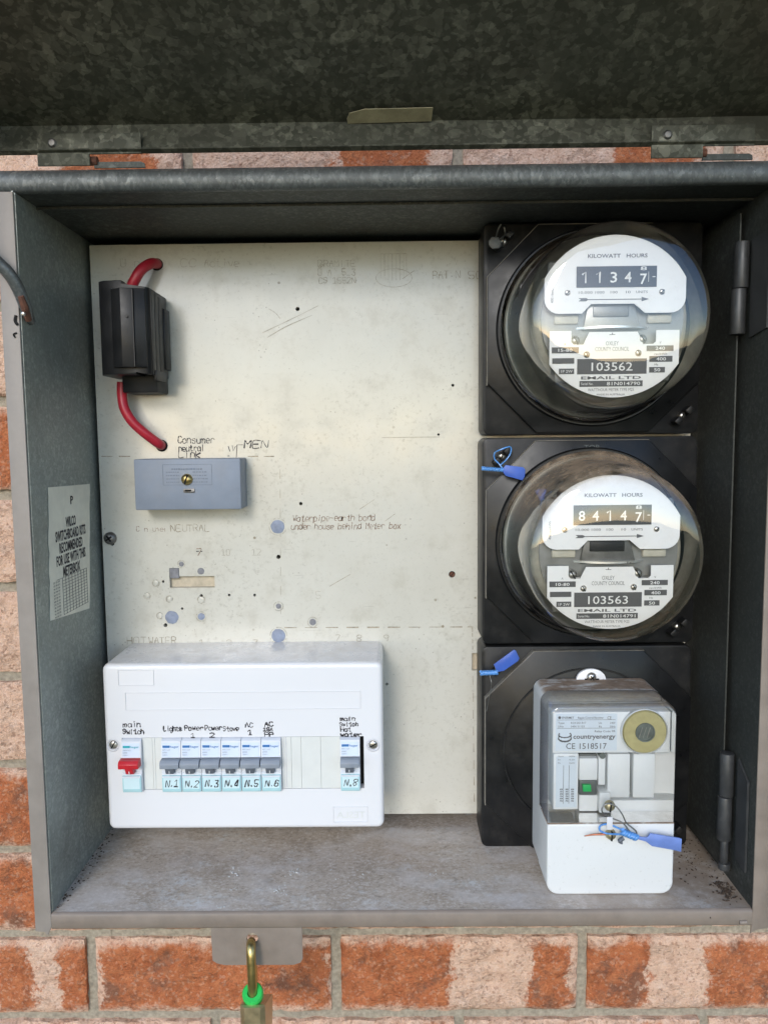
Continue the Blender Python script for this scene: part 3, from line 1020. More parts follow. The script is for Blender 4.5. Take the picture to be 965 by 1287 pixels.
for u, v, r, mt, ring in ((349, 662, 9, 'plug', 11), (216, 776, 8.6, 'plug', 0), (350, 799, 9, 'plug', 11), (253, 775, 4.6, 'plug', 6.5), (393, 782, 4.3, 'plugd', 6.5), (350, 762, 3.4, 'plugd', 6), (252.5, 718, 4.4, 'plugd', 0), (228, 709, 3.2, 'plugd', 4.8),
                       (196, 733, 3.4, 'panel', 4.4), (185, 749, 3.2, 'panel', 4.2), (213, 753, 3.2, 'panel', 4.2), (201, 774, 3.2, 'panel', 4.2), (253, 754, 4, 'panel', 5)):
    p = P(u, v, 0)
    r *= .00073
    b = N()
    rr_ = random.Random(int(u + v))
    k = 22
    prism(b, [(p.x + r * (1 + rr_.uniform(-.05, .05)) * math.cos(2 * math.pi * i / k), p.z + r * (1 + rr_.uniform(-.05, .05)) * math.sin(2 * math.pi * i / k)) for i in range(k)], 'y', -.0006, .001, .0003)
    o = obj('hole_plug', b, MAT[mt], board)
    if ring:
        b = N()
        ring *= .00073
        for i in range(24):
            a0, a1 = 2 * math.pi * i / 24, 2 * math.pi * (i + .8) / 24
            if rr_.random() < .25:
                continue
            stroke(b, [Vector((p.x + ring * math.cos(a), -.00025, p.z + ring * math.sin(a))) for a in (a0, (a0 + a1) / 2, a1)], .0006)
        obj('filler_ring', b, MAT['inkf'], o, fix=False)
p = P(219, 720, 0)
bm = N(); box(bm, s2.x + .0003, s3.x - .0003, -.0004, .0045, s2.z - .0008, s3.z - .0003, .0003); obj('hole_plug', bm, MAT['plugd'], board)
# scored dashes
bm = N()
def dash(u0, v0, u1, v1, n, fill, w=.0009):
    a, b = P(u0, v0, 0), P(u1, v1, 0)
    for i in range(n):
        q0 = a.lerp(b, i / n)
        q1 = a.lerp(b, (i + fill) / n)
        q0.y = q1.y = -.00015
        stroke(bm, [q0, q1], w)
dash(128, 573.5, 172, 573.5, 2, .6)
dash(312, 573.5, 352, 573.5, 2, .6)
dash(358, 789, 592, 788, 9, .55, .0011)
dash(588, 788, 594, 788, 1, 1)
dash(593.5, 788, 593.5, 794, 1, 1)
dash(593.5, 796, 594, 820, 3, .5)
dash(594, 850, 596, 1018, 8, .5, .0007)
dash(352, 590, 353, 785, 8, .45, .0005)
dash(480, 550, 552, 549, 1, 1, .0004)
tag(obj('scored_dashes', bm, MAT['groove'], board, fix=False), kind='stuff')
# stamped capitals, faint marks and notes, each its own piece
CUR = ['stamped_letters', 'emboss']
def stamp(s, u0, v0, u1, h, seed, drop=0.0, lw=.00055, jit=.05, slant=0):
    a, b = P(u0, v0, 0), P(u1, v0, 0)
    w = N()
    hand(w, s, a.x, a.z, h, -.00016, b.x - a.x, lw, jit, seed, slant, None, drop)
    if len(w.verts):
        obj(CUR[0], w, MAT[CUR[1]], board, fix=False)
stamp('NEUTRAL', 215, 668, 265, .0062, 2)
stamp('HOT', 160, 810, 186, .0068, 3, lw=.0006)
stamp('WATER', 187, 810, 223, .0068, 4, lw=.0006)
for s, u in (('1', 251), ('2', 285), ('3', 318)):
    stamp(s, u, 812, u + 8, .0058, 5)
for s, u in (('7', 421), ('8', 448), ('9', 482)):
    stamp(s, u, 806, u + 8, .0058, 6)
stamp('PAT N', 544, 350, 580, .0066, 7)
stamp('50', 589, 350, 608, .0066, 8)
CUR = ['faint_letters', 'inkf']
bm = N()
stamp('BRAMITE', 400, 335, 448, .0055, 9, drop=.15)
stamp('UBA 1513', 400, 346, 448, .0055, 10, drop=.3)
stamp('CS 1552N', 401, 356, 448, .0052, 11)
c = P(495, 349, 0)
stroke(bm, [Vector((c.x + .0165 * math.cos(a), -.00016, c.z + .0082 * math.sin(a))) for a in np.linspace(0, 2 * math.pi, 40)], .0005)
for dx in (-.012, -.0085, -.005, -.0015, .002, .0055, .009, .0115):
    stroke(bm, [Vector((c.x + dx, -.00016, c.z + .002 - .004 * (abs(dx) < .006))), Vector((c.x + dx, -.00016, c.z + .0215))], .0004)
stroke(bm, [Vector((c.x - .012, -.00016, c.z + .0215)), Vector((c.x + .0115, -.00016, c.z + .0215))], .0004)
tag(obj('faint_emblem', bm, MAT['inkf'], board, fix=False), kind='stuff')
stamp('5', 397, 752, 405, .0068, 12, jit=.2)
stamp('12', 317, 698, 330, .0058, 12)
stamp('10', 279, 698, 290, .0058, 12, drop=.3)
stamp('U n', 152, 335, 178, .0072, 14, jit=.3)
stamp('CC', 227, 335, 250, .0068, 15, jit=.3)
stamp('Active', 257, 335, 302, .0068, 16, jit=.3)
CUR = ['pencil_note', 'inkb']
stamp('Waterpipe-earth bond', 368, 655, 472, .0056, 21, jit=.4, slant=.12, lw=.0006)
stamp('under house behind Meter box', 366, 665.5, 504, .0056, 22, jit=.4, slant=.12, lw=.0006)
stamp('Consumer', 172, 668, 212, .0046, 23, jit=.3, drop=.25, lw=.0004)
stamp('7', 248, 698, 256, .0062, 24, jit=.15, lw=.0006)
CUR = ['marker_note', 'ink']
bm = N()
stamp('Consumer', 224, 557, 271, .0062, 31, jit=.30, lw=.00068)
stamp('neutral', 225, 567, 258, .0054, 32, jit=.42, lw=.0008)
stamp('Link', 225, 575, 254, .0062, 33, jit=.42, lw=.0008)
stamp('MEN', 307, 563, 340, .0070, 34, jit=.3, slant=.2, lw=.0009)
for q in (((305, 559), (298, 559), (297, 575)), ((287, 561), (289, 567)), ((292, 560), (293, 567), (296, 561)), ((286, 573), (288, 573)), ((247, 693), (250, 693)), ((252, 693), (254, 693))):
    stroke(bm, [Vector((P(u, v, 0).x, -.00016, P(u, v, 0).z)) for u, v in q], .0007)
tag(obj('marker_lines', bm, MAT['ink'], board, fix=False), kind='stuff')
# pencil arcs and scrapes
bm = N()
for q in (((330, 418), (372, 398), (400, 384)), ((336, 424), (360, 410), (392, 396)), ((338, 388), (346, 393), (352, 400)), ((484, 655), (496, 646)), ((414, 737), (440, 722)), ((506, 350), (520, 340)), ((452, 640), (470, 628))):
    stroke(bm, spline([Vector((P(u, v, 0).x, -.00012, P(u, v, 0).z)) for u, v in q], 4), .0004)
tag(obj('scratches', bm, MAT['groove'], board, fix=False), kind='stuff')

def screw(name, u, v, y, r, mt, parent, slot='-', ang=20, h=.0022, xz=None, n=18):
    "dome-headed screw on the plane y with a slot (-) or a cross (+)"
    x, z = xz if xz else (P(u, v, y).x, P(u, v, y).z)
    b = N()
    lathe(b, [(0, y - h), (r * .55, y - h * .93), (r * .86, y - h * .6), (r, y - h * .15), (r, y + .001)], n, x, z)
    o = obj(name, b, MAT[mt], parent, smooth=60)
    b = N()
    for a in ([ang] if slot == '-' else [ang, ang + 90]):
        d = Vector((math.cos(RAD(a)), 0, math.sin(RAD(a)))) * r * (.86 if slot == '-' else .55)
        c_ = Vector((x, 0, z))
        w = Vector((-d.z, 0, d.x)).normalized() * r * .14
        V_ = [c_ + d + w, c_ - d + w, c_ - d - w, c_ + d - w]
        prism(b, [(q.x, q.z) for q in V_], 'y', y - h - .00025, y - h * .55)
    obj('slot', b, MAT['hole'], o)
    return o
o = screw('panel_screw', 138.5, 676.5, -.001, .0060, 'dull', pan, '+', 35, .0042)
screw('panel_screw', 568, 722, .003, .0026, 'rust', pan, '-', 60, .0012)

# ------------------------------------------------------------------ main fuse
fu = thing('main_fuse', (-.217, 0, .081), 'black plastic main fuse holder at the top left corner of the cream panel', 'fuse')
bm = N(); box(bm, -.2300, -.1985, -.034, -.0002, .0805, .1690, .0016)
fb = obj('base', bm, MAT['fuse'], fu)
bm = N(); box(bm, -.2170, -.1945, -.018, -.003, .1020, .1560, .0005); obj('side_plate', bm, MAT['fuse'], fb)
bm = N()
prism(bm, [(-.2425, -.006), (-.2425, -.046), (-.2395, -.054), (-.2345, -.0575), (-.2240, -.0590), (-.1985, -.0590), (-.1962, -.056), (-.1962, -.006)], 'z', .0945, .1730, .0008)
cb = N()
prism(cb, [(-.2190, .1700), (-.190, .1660), (-.190, .18), (-.2190, .18)], 'y', -.07, 0)
prism(cb, [(-.2090, .0965), (-.190, .0925), (-.190, .09), (-.2090, .09)], 'y', -.07, 0)
bm = boolean(bm, cb)
fc = obj('carrier', bm, MAT['fuse'], fu)
bm = N()
prism(bm, [(-.2275, -.055), (-.2275, -.0605), (-.2180, -.0655), (-.2178, -.0655), (-.2078, -.0640), (-.2074, -.0632), (-.1985, -.0612), (-.1985, -.055)], 'z', .1000, .1655, .0006)
obj('handle', bm, MAT['fuse'], fc)
bm = N(); box(bm, -.2081, -.2074, -.0655, -.060, .1005, .1640); obj('handle_ridge', bm, MAT['fuse'], fc)
for y0, y1, z0, z1 in ((-.0545, -.0455, .0945, .1655), (-.0445, -.0345, .0935, .1645), (-.0335, -.0215, .0925, .1635)):
    bm = N(); box(bm, -.1964, -.1954, y0, y1, z0, z1, .0003); obj('side_rib', bm, MAT['fuse'], fc)
bm = N(); box(bm, -.1966, -.1940, -.050, -.020, .0900, .0985, .0005); obj('side_foot', bm, MAT['fuse'], fc)
bm = N(); disc(bm, -.2130, .1420, .0013, -.0660, -.062, 10); obj('moulding_pip', bm, MAT['fuse'], fc)
bm = N(); tube(bm, [(-.2205, -.014, .160), P(168, 364, -.020), P(173, 350, -.022), P(181, 338, -.020), P(192, 331, -.013), P(199, 331, -.004), P(200, 332, .003)], .0047, 12, 6); obj('red_cable', bm, MAT['red'], fu, smooth=60)
bm = N(); tube(bm, [P(156, 480, -.018), P(156, 495, -.018), P(159, 513, -.019), P(170, 531, -.018), P(188, 547, -.014), P(203, 558, -.006), P(206, 560, .003)], .0044, 12, 6); obj('red_cable', bm, MAT['red'], fu, smooth=60)

for u, v in ((200, 332), (206, 560)):
    p = P(u, v, 0)
    bm = N(); disc(bm, p.x, p.z, .0056, -.0003, .0002, 20); obj('cable_hole', bm, MAT['hole'], fu)
fu.location.x -= .0020

# ------------------------------------------------------------------ grey neutral link
nl = thing('neutral_link', (-.178, 0, -.0243), 'grey plastic neutral link cover below the red cable on the cream panel', 'link box')
bm = N(); box(bm, -.2260, -.1302, -.0300, -.0002, -.0243, .0216, .0012); ncv = obj('cover', bm, MAT['grey'], nl)
a, b = P(205, 610, -.03), P(266, 583, -.03)
bm = N(); frame(bm, a.x, a.z, b.x, b.z, .0004, -.0303, -.0298); obj('label_frame', bm, MAT['greyd'], ncv)
bm = N()
rr_ = random.Random(9)
for i in range(5):
    z = b.z - .0040 - .0030 * i
    for x0, x1 in (((.008, .034),) if i == 0 else ((.003, .015), (.027, .039))):
        x = a.x + x0
        while x < a.x + x1:
            w = rr_.uniform(.0008, .0026)
            box(bm, x, x + w, -.0302, -.0299, z - .0006 - .0006 * (i == 0), z + .0004)
            x += w + .0006
obj('worn_lettering', bm, MAT['greyd'], ncv)
screw('cover_screw', 235, 602.5, -.0302, .0052, 'brass', nl, '-', 70, .0040)
a = P(238, 616.5, -.03)
bm = N(); prism(bm, rrect(a.x - .0052, a.z - .0018, a.x + .0050, a.z + .0018, .0008, 3), 'y', -.0312, -.0298, .0003); s_ = obj('clip', bm, MAT['dull'], nl)
bm = N(); box(bm, a.x - .0038, a.x + .0020, -.0315, -.0311, a.z - .0006, a.z + .0009); obj('clip_slot', bm, MAT['hole'], s_)

# ------------------------------------------------------------------ white distribution board
WX0, WX1, WZ0, WZ1, WY = -.2478, -.0042, -.3048, -.1546, -.0700
wb = thing('switchboard_enclosure', (-.126, 0, WZ0), 'white plastic switchboard enclosure at the lower left of the cream panel', 'switchboard')
bm = N()
box(bm, WX0, WX1, WY, -.0004, WZ0, WZ1)
es = [e for e in bm.edges if abs((e.verts[0].co - e.verts[1].co).y) > .03]
bmesh.ops.bevel(bm, geom=es, offset=.006, segments=5, profile=.5, affect='EDGES')
es = [e for e in bm.edges if e.verts[0].co.y < WY + 1e-5 and e.verts[1].co.y < WY + 1e-5]
bmesh.ops.bevel(bm, geom=es, offset=.0042, segments=4, profile=.5, affect='EDGES')
MX = [-.2322, -.1975, -.1801, -.1627, -.1453, -.1279, -.1105, -.0418]
MW = .0174
CZ0, CZ1 = -.2678, -.2206
cb = N(); box(cb, -.2326, -.0212, WY - .01, WY + .012, CZ0, CZ1)
for u in (142, 469):
    p = P(u, 937, WY)
    disc(cb, p.x, p.z, .0058, WY - .01, WY + .0012, 24)
bm = boolean(bm, cb)
cov = obj('cover', bm, MAT['white'], wb, smooth=40)
for u, an in ((142, 60), (469, 30)):
    p = P(u, 937, WY)
    bm = N(); lathe(bm, [(.0057, WY + .0004), (.0050, WY - .0002), (.0044, WY + .0002), (.0042, WY + .0011)], 24, p.x, p.z); obj('screw_cup', bm, MAT['whitem'], cov)
    screw('cover_screw', 0, 0, WY + .0010, .0038, 'steel', wb, '-', an, .0012, (p.x, p.z))
# moulded fields
for u0, v0, u1, v1, w in ((149, 842, 193, 862, .0004), (158, 868.5, 453, 893, .0005), (419, 1014, 462, 1034, .0005)):
    a, b = P(u0, v1, WY), P(u1, v0, WY)
    bm = N(); frame(bm, a.x, a.z, b.x, b.z, w, WY - .0006, WY + .0004); obj('moulded_frame', bm, MAT['whitem'], cov)
a = P(441, 1024, WY)
bm = N(); text(bm, 'TESLA', a.x, a.z, .0062, WY - .0003, .025, .0, lambda c: Vector((2 * a.x - c.x, c.y, c.z))); obj('moulded_mark', bm, MAT['blank'], cov, fix=False)
bm = N(); box(bm, -.2326, -.0212, WY + .0090, WY + .0118, CZ0 + .0002, CZ1 - .0002); obj('dark_interior', bm, MAT['hole'], cov)
def blank(x0, x1, ridges):
    b = N(); box(b, x0 + .0001, x1 - .0001, WY + .0002, WY + .0090, CZ0 + .0003, CZ1 - .0003)
    o = obj('blanking_strip', b, MAT['blank'], cov)
    b = N()
    for x in ridges:
        box(b, x, x + .0005, WY - .0004, WY + .0004, CZ0 + .0005, CZ1 - .0005)
    if ridges:
        obj('strip_groove', b, MAT['whitem'], o)
blank(-.2148, -.2062, []); blank(-.2062, -.2040, []); blank(-.2040, -.1975, [])
blank(-.0931, -.0846, [-.0915, -.0895]); blank(-.0846, -.0760, [])
blank(-.0760, -.0589, []); blank(-.0589, -.0418, [])
# handwriting on the cover
def note(s, u0, v0, u1, h, seed, y=WY - .0002, jit=.42, lw=.0008):
    a, b = P(u0, v0, y), P(u1, v0, y)
    w = N()
    hand(w, s, a.x, a.z, h, y, b.x - a.x, lw, jit, seed)
    obj('marker_label', w, MAT['ink'], cov, fix=False)
note('main', 155, 914, 178, 0.0046, 41); note('Switch', 155, 923, 182, 0.0042, 42)
note('Lights', 206, 919, 229, 0.0042, 43); note('Power', 232, 918, 257, 0.0042, 44); note('1', 240, 927, 246, 0.0034, 45)
note('Power', 258, 918, 280, 0.0042, 46); note('2', 264, 927, 271, 0.0038, 47); note('Stove', 281, 919, 301, 0.0041, 48)
note('AC', 308, 914, 320, 0.0038, 49); note('1', 312, 924, 318, 0.0040, 50)
note('AC', 333, 913, 345, 0.0038, 51); note('15A', 331, 919, 344, 0.0028, 52); note('PP', 333, 926, 345, 0.0034, 53)
note('main', 428, 906, 447, 0.0034, 54); note('Switch', 427, 913, 451, 0.0034, 55); note('Hot', 428, 919.5, 443, 0.0034, 56); note('water', 428, 926, 456, 0.0034, 57)

# breakers
def breaker(i, x0, label, num, main=False, dx=0.0):
    t = thing('main_switch' if main else 'circuit_breaker', (x0 + MW / 2, WY, CZ0), label, 'switch' if main else 'circuit breaker', None if main else 'breakers in the white enclosure')
    x1 = x0 + MW
    x0 += .0002; x1 -= .0002
    b = N()
    prism(b, [(WY + .0085, CZ0 + .0002), (WY + .0085, CZ1 - .0004), (WY + .0002, CZ1 - .0004), (WY - .0030, CZ1 - .0022), (WY - .0052, CZ1 - .0160), (WY - .0040, CZ1 - .0168), (WY - .0034, CZ1 - .0290), (WY - .0044, CZ1 - .0300), (WY - .0044, CZ0 + .0010), (WY - .0034, CZ0 + .0002)], 'x', x0, x1)
    body = obj('body', b, MAT['mcb'], t)
    # printed face between top and toggle
    b = N()
    y0, y1 = WY - .0034, WY - .0052
    za, zb_ = CZ1 - .0036, CZ1 - .0156
    v = [(x0 + .0012, y0 - .00015, za), (x1 - .0012, y0 - .00015, za), (x1 - .0012, y1 - .00015, zb_), (x0 + .0012, y1 - .00015, zb_)]
    b.faces.new([b.verts.new(q) for q in v])
    obj('face_print', b, MAT['mcbl'], body, fix=False)
    b = N()
    yb = lambda z: y0 + (y1 - y0) * (za - z) / (za - zb_) - .0004
    z = CZ1 - .0066
    box(b, x0 + .0014, x0 + .0076, yb(z) - .0001, yb(z) + .0003, z - .0010, z + .0010)
    text(b, 'hager', x0 + .0118, z, .0021, yb(z), .0072, .01)
    obj('brand_print', b, MAT['hteal' if main else 'hblue'], body, fix=False)
    b = N()
    for k, (s, w) in enumerate((('SBN163' if main else 'MT116T', .0085), ('6000', .005), ('230V~', .006))):
        zz = CZ1 - .0094 - .0021 * k
        text(b, s, x0 + .0014, zz, .0013, yb(zz), w * .8, 0, None, 'L')
    obj('rating_print', b, MAT['toggle'], body, fix=False)
    # toggle bar and stem
    b = N()
    ex = .0012 if main else 0
    zt = CZ1 - .0166
    prism(b, [(WY - .002, zt), (WY - .0100, zt - .0004), (WY - .0122, zt - .0030), (WY - .0118, zt - .0070), (WY - .004, zt - .0074), (WY - .002, zt - .0060)], 'x', x0 + .0003 - ex, x1 - .0002 - ex * .3, .0004)
    tg = obj('toggle', b, MAT['redt' if main else 'toggle'], t)
    b = N()
    cx = (x0 + x1) / 2 - .0006
    prism(b, [(WY - .003, zt - .0070), (WY - .0108, zt - .0072), (WY - .0085, zt - .0128), (WY - .003, zt - .0132)], 'x', cx - .0034, cx + .0036, .0003)
    obj('toggle_stem', b, MAT['redt' if main else 'toggled'], tg)
    b = N(); box(b, cx - .0002, cx + .0003, WY - .0099, WY - .0090, zt - .0118, zt - .0096); obj('mark', b, MAT['digit'], tg)
    # label holder
    b = N()
    z0, z1 = CZ0 - .0004, CZ1 - .0318
    prism(b, [(WY - .0030, z1), (WY - .0058, z1 - .0006), (WY - .0058, z0 + .0030), (WY - .0050, z0 + .0004), (WY - .0030, z0)], 'x', x0 + .0004, x1 - .0004, .0002)
    h = obj('label_holder', b, MAT['cyan'], t)
    b = N(); box(b, x0 + .0016, x1 - .0016, WY - .0060, WY - .0056, z0 + .0038, z1 - .0024); obj('label_strip', b, MAT['cyanl'], h)
    b = N(); box(b, x0 + .0008, x1 - .0008, WY - .0061, WY - .0052, z1 - .0022, z1 - .0006); obj('holder_edge', b, MAT['mcb'], h)
    if num:
        b = N()
        hand(b, num, x0 + .0030, z0 + .0055, .0058, WY - .0062, .0120, .00085, .36, 60 + i, .22)
        obj('number', b, MAT['ink'], h, fix=False)
    return t
NAMES = ['white main switch with red toggle at the left end of the enclosure',
         'circuit breaker numbered N.1 under the handwritten word Lights',
         'circuit breaker numbered N.2, second of the joined row, right of Lights',
         'circuit breaker numbered N.3 left of Stove, third of the joined row',
         'circuit breaker numbered N.4 under the handwritten word Stove',
         'circuit breaker numbered N.5 under the handwritten AC 1',
         'circuit breaker numbered N.6 under AC 15A, last of the joined row',
         'lone circuit breaker numbered N.8 under the hot water note']
for i, x in enumerate(MX):
    breaker(i, x, NAMES[i], [None, 'N.1', 'N.2', 'N.3', 'N.4', 'N.5', 'N.6', 'N.8'][i], i == 0)

# ------------------------------------------------------------------ meters
MCX = .1800
def octo(x0, z0, x1, z1, c):
    return [(x0 + c, z0), (x1 - c, z0), (x1, z0 + c), (x1, z1 - c), (x1 - c, z1), (x0 + c, z1), (x0, z1 - c), (x0, z0 + c)]

def base_plate(t, x0, z0, x1, z1, sq=.043):
    "square moulded base with the eight-cornered raised plate, lugs and corner screws"
    b = N(); prism(b, rrect(x0, z0, x1, z1, .006, 5), 'y', -.0385, -.0004, .0012); bs = obj('base', b, MAT['blackd'], t)
    b = N(); prism(b, octo(x0 + .0028, z0 + .0020, x1 - .0020, z1 - .0028, sq), 'y', -.0450, -.0380, .0009); rp = obj('raised_plate', b, MAT['black'], t)
    b = N()
    # dusty worn arrises
    prism(b, [(x0 + .0024, z1 - .0028 - sq), (x0 + .0032, z1 - .0028 - sq), (x0 + .0032, z0 + sq), (x0 + .0024, z0 + sq)], 'y', -.0446, -.0384)
    prism(b, [(x0 + .0028, z1 - .0034 - sq), (x0 + .0028 + sq, z1 - .0034), (x0 + .0028 + sq, z1 - .0025), (x0 + .0024, z1 - .0028 - sq)], 'y', -.0447, -.0384)
    prism(b, [(x0 + .0028 + sq, z1 - .0034), (x1 - .002 - sq, z1 - .0034), (x1 - .002 - sq, z1 - .0025), (x0 + .0028 + sq, z1 - .0025)], 'y', -.0447, -.0384)
    obj('worn_edge', b, MAT['edge'], rp)
    for cx, cz, mt in ((x0 + .0165, z1 - .0160, 'dull'), (x1 - .0155, z0 + .0155, 'steel')):
        sg = 1 if mt == 'dull' else -1
        for k in (-1, 1):
            b = N()
            ox, oz = cx + .0052 * k * .9, cz + .0052 * k * .9
            box(b, ox - .0026, ox + .0026, -.0490, -.0380, oz - .0032, oz + .0032, .0008)
            bmesh.ops.rotate(b, verts=b.verts, cent=(ox, 0, oz), matrix=Matrix.Rotation(RAD(45), 3, 'Y'))
            obj('lug', b, MAT['blackd'], bs)
        screw('corner_screw', 0, 0, -.0400, .0036, 'steel', t, '-', 75, .004, (cx, cz))
    return bs, rp

def meter(name, z0, z1, x0, x1, label, reading, number, serial, rating, glassm):
    cz = (z0 + z1) / 2
    t = thing(name, (MCX, 0, z0), label, 'electricity meter', 'round glass electricity meters')
    bs, rp = base_plate(t, x0, z0, x1, z1)
    C = Vector((MCX, 0, cz))
    # metal ring and glass cover
    b = N(); lathe(b, [(.0838, -.0440), (.0838, -.0475), (.0825, -.0492), (.0800, -.0492), (.0790, -.0478), (.0790, -.0440)], 96, C.x, C.z); obj('ring', b, MAT['black'], t, smooth=50)
    b = N(); lathe(b, [(.0806, -.0490), (.0812, -.0515), (.0806, -.0545), (.0782, -.0562), (.0768, -.0585), (.0754, -.065), (.0740, -.078), (.0728, -.092), (.0716, -.106), (.0704, -.116), (.0690, -.1215), (.0664, -.1258), (.0628, -.1280), (.056, -.1296), (.040, -.1312), (.020, -.1319), (.0, -.1321)], 112, C.x, C.z)
    obj('glass_cover', b, glassm, t, smooth=60)
    # works inside
    b = N(); lathe(b, [(.0775, -.0470), (.0765, -.0520), (.0700, -.0550), (.0640, -.0560), (.0625, -.0900), (.0600, -.0920), (.0, -.0920)], 72, C.x, C.z); wk = obj('inner_can', b, MAT['can'], t, smooth=40)
    b = N(); box(b, C.x - .040, C.x + .040, -.100, -.0610, C.z - .050, C.z + .050, .003); obj('chassis', b, MAT['chassis'], wk)
    b = N(); box(b, C.x - .052, C.x + .052, -.104, -.070, C.z + .014, C.z + .044, .003); box(b, C.x - .046, C.x + .046, -.104, -.070, C.z - .050, C.z - .020, .003); obj('frame', b, MAT['alum'], wk)
    b = N()
    lathe(b, [(.0, -.0008), (.0465, -.0008), (.0465, .0008), (.0, .0008)], 64, 0, 0)
    bmesh.ops.rotate(b, verts=b.verts, cent=(0, 0, 0), matrix=Matrix.Rotation(RAD(90), 3, 'X'))
    bmesh.ops.translate(b, verts=b.verts, vec=(C.x, -.0640, C.z - .0078))
    obj('spinning_disc', b, MAT['alu'], t)
    b = N()
    for s in (-1, 1):
        box(b, C.x + s * .0365 - .0095, C.x + s * .0365 + .0095, -.1036, -.092, C.z - .0045, C.z + .0022, .001)
    obj('brake_magnet', b, MAT['magnet'], wk, smooth=60)
    YD = -.1080
    b = N(); disc(b, C.x, C.z, .0560, -.1010, -.0995, 64); obj('back_plate', b, MAT['platem'], wk)  # added behind the dial gap; its grey stands for works and reflected sky
    b = N(); prism(b, [(C.x - .0235, C.z - .0095), (C.x + .0215, C.z - .0095), (C.x + .0160, C.z + .0125), (C.x - .0195, C.z + .0125)], 'y', -.1040, -.1008, .0006); obj('coil_core', b, MAT['alum' if glassm is MAT['glass'] else 'chassis'], wk)  # paler in the upper meter: sky reflection put into its colour
    b = N(); box(b, C.x - .0160, C.x + .0120, -.1048, -.1038, C.z + .0005, C.z + .0090, .0008); obj('coil_housing', b, MAT['platem' if glassm is MAT['glass'] else 'blackd'], wk)  # upper meter's lighter grey likewise imitates the reflected sky
    b = N(); box(b, C.x - .0110, C.x + .0065, -.1046, -.1030, C.z + .0040, C.z + .0052, .0003); obj('coil_clip', b, MAT['alum'], wk)
    R0 = .0622
    # upper dial
    def arc(a0, a1, r, n):
        return [(C.x + r * math.cos(RAD(a0 + (a1 - a0) * i / n)), C.z + r * math.sin(RAD(a0 + (a1 - a0) * i / n))) for i in range(n + 1)]
    hw = .0548
    aa = math.degrees(math.acos(hw / R0))
    up = arc(aa, 180 - aa, R0, 40)
    lo_ = .0028
    up += [(C.x - hw, C.z + .014)] + [(C.x - hw + .0115 - .0115 * math.cos(RAD(90 * i / 6)), C.z + lo_ + .0115 - .0115 * math.sin(RAD(90 * i / 6))) for i in range(1, 7)]
    up += [(C.x - .0255, C.z + lo_), (C.x - .0185, C.z + .0100), (C.x + .0150, C.z + .0100), (C.x + .0235, C.z + lo_)]
    up += [(C.x + hw - .0115 + .0115 * math.sin(RAD(90 * i / 6)), C.z + lo_ + .0115 - .0115 * math.cos(RAD(90 * i / 6))) for i in range(0, 6)] + [(C.x + hw, C.z + .014)]
    b = N(); prism(b, up, 'y', YD, YD + .0012); ud = obj('upper_dial', b, MAT['dial'], t)
    # lower dial
    hl = .0505
    al = math.degrees(math.acos(hl / R0))
    lo2 = arc(180 + al, 360 - al, R0, 40)
    tz = C.z - .0105
    lo2 += [(C.x + hl, tz), (C.x + .0325, tz), (C.x + .0325, tz - .0085), (C.x + .0305, tz - .0105), (C.x + .0225, tz - .0105), (C.x + .0205, tz - .0060), (C.x + .0180, tz - .0010),
            (C.x - .0195, tz - .0010), (C.x - .0220, tz - .0060), (C.x - .0240, tz - .0105), (C.x - .0315, tz - .0105), (C.x - .0335, tz - .0085), (C.x - .0335, tz), (C.x - hl, tz)]
    b = N(); prism(b, lo2, 'y', YD, YD + .0012); ldl = obj('lower_dial', b, MAT['dial'], t)
    y = YD - .0003
    # register
    b = N(); box(b, C.x - .0302, C.x + .0318, YD - .0006, YD + .0010, C.z + .0225, C.z + .0384); rg = obj('register_window', b, MAT['dialc'], ud)
    for k, (dx, ch) in enumerate(zip((-.0236, -.0127, -.0015, .0095, .0215), reading)):
        b = N()
        zz = C.z + .0302 - (.0014 if k == 4 else 0)
        if ch == '1':
            stroke(b, [Vector((C.x + dx - .0020, YD - .0008, zz + .0022)), Vector((C.x + dx + .0004, YD - .0008, zz + .0041)), Vector((C.x + dx + .0004, YD - .0008, zz - .0041))], .0010)
        else:
            text(b, ch, C.x + dx, zz, .0082, YD - .0008, .0052, .012)
        if k == 4:
            text(b, '8', C.x + dx, zz + .0078, .0030, YD - .0008, .0050, .006)
        obj('digit', b, MAT['digit'], rg, fix=False)
    b = N(); box(b, C.x + .0284, C.x + .0306, YD - .0009, YD - .0007, C.z + .0298, C.z + .0304); box(b, C.x + .0252, C.x + .0255, YD - .0009, YD - .0007, C.z + .0262, C.z + .0340); obj('register_mark', b, MAT['digit'], rg)
    b = N()
    text(b, 'KILOWATT   HOURS', C.x + .0014, C.z + .0464, .0030, y, .0460, .012)
    for s, dx in (('10,000', -.0230), ('1000', -.0120), ('100', -.0010), ('10', .0100), ('UNITS', .0206)):
        text(b, s, C.x + dx, C.z + .0188, .0020, y, .0018 * len(s), 0)
    text(b, '400 rev/kWh', 0, 0, .0022, 0, .0150, 0, lambda c_: Vector((C.x - .0490 - c_.z, y, C.z + .0185 + c_.x)))
    az = C.z + .0133
    prism(b, [(C.x - .0262, az - .0003), (C.x + .0205, az - .0003), (C.x + .0205, az - .0017), (C.x + .0262, az), (C.x + .0205, az + .0017), (C.x + .0205, az + .0003), (C.x - .0262, az + .0003)], 'y', y, y + .0002)
    prism(b, [(C.x - .0285, az - .0012), (C.x - .0225, az - .0012), (C.x - .0205, az), (C.x - .0225, az + .0012), (C.x - .0285, az + .0012), (C.x - .0265, az)], 'y', y - .0001, y + .0002)
    obj('upper_print', b, MAT['print_'], ud, fix=False)
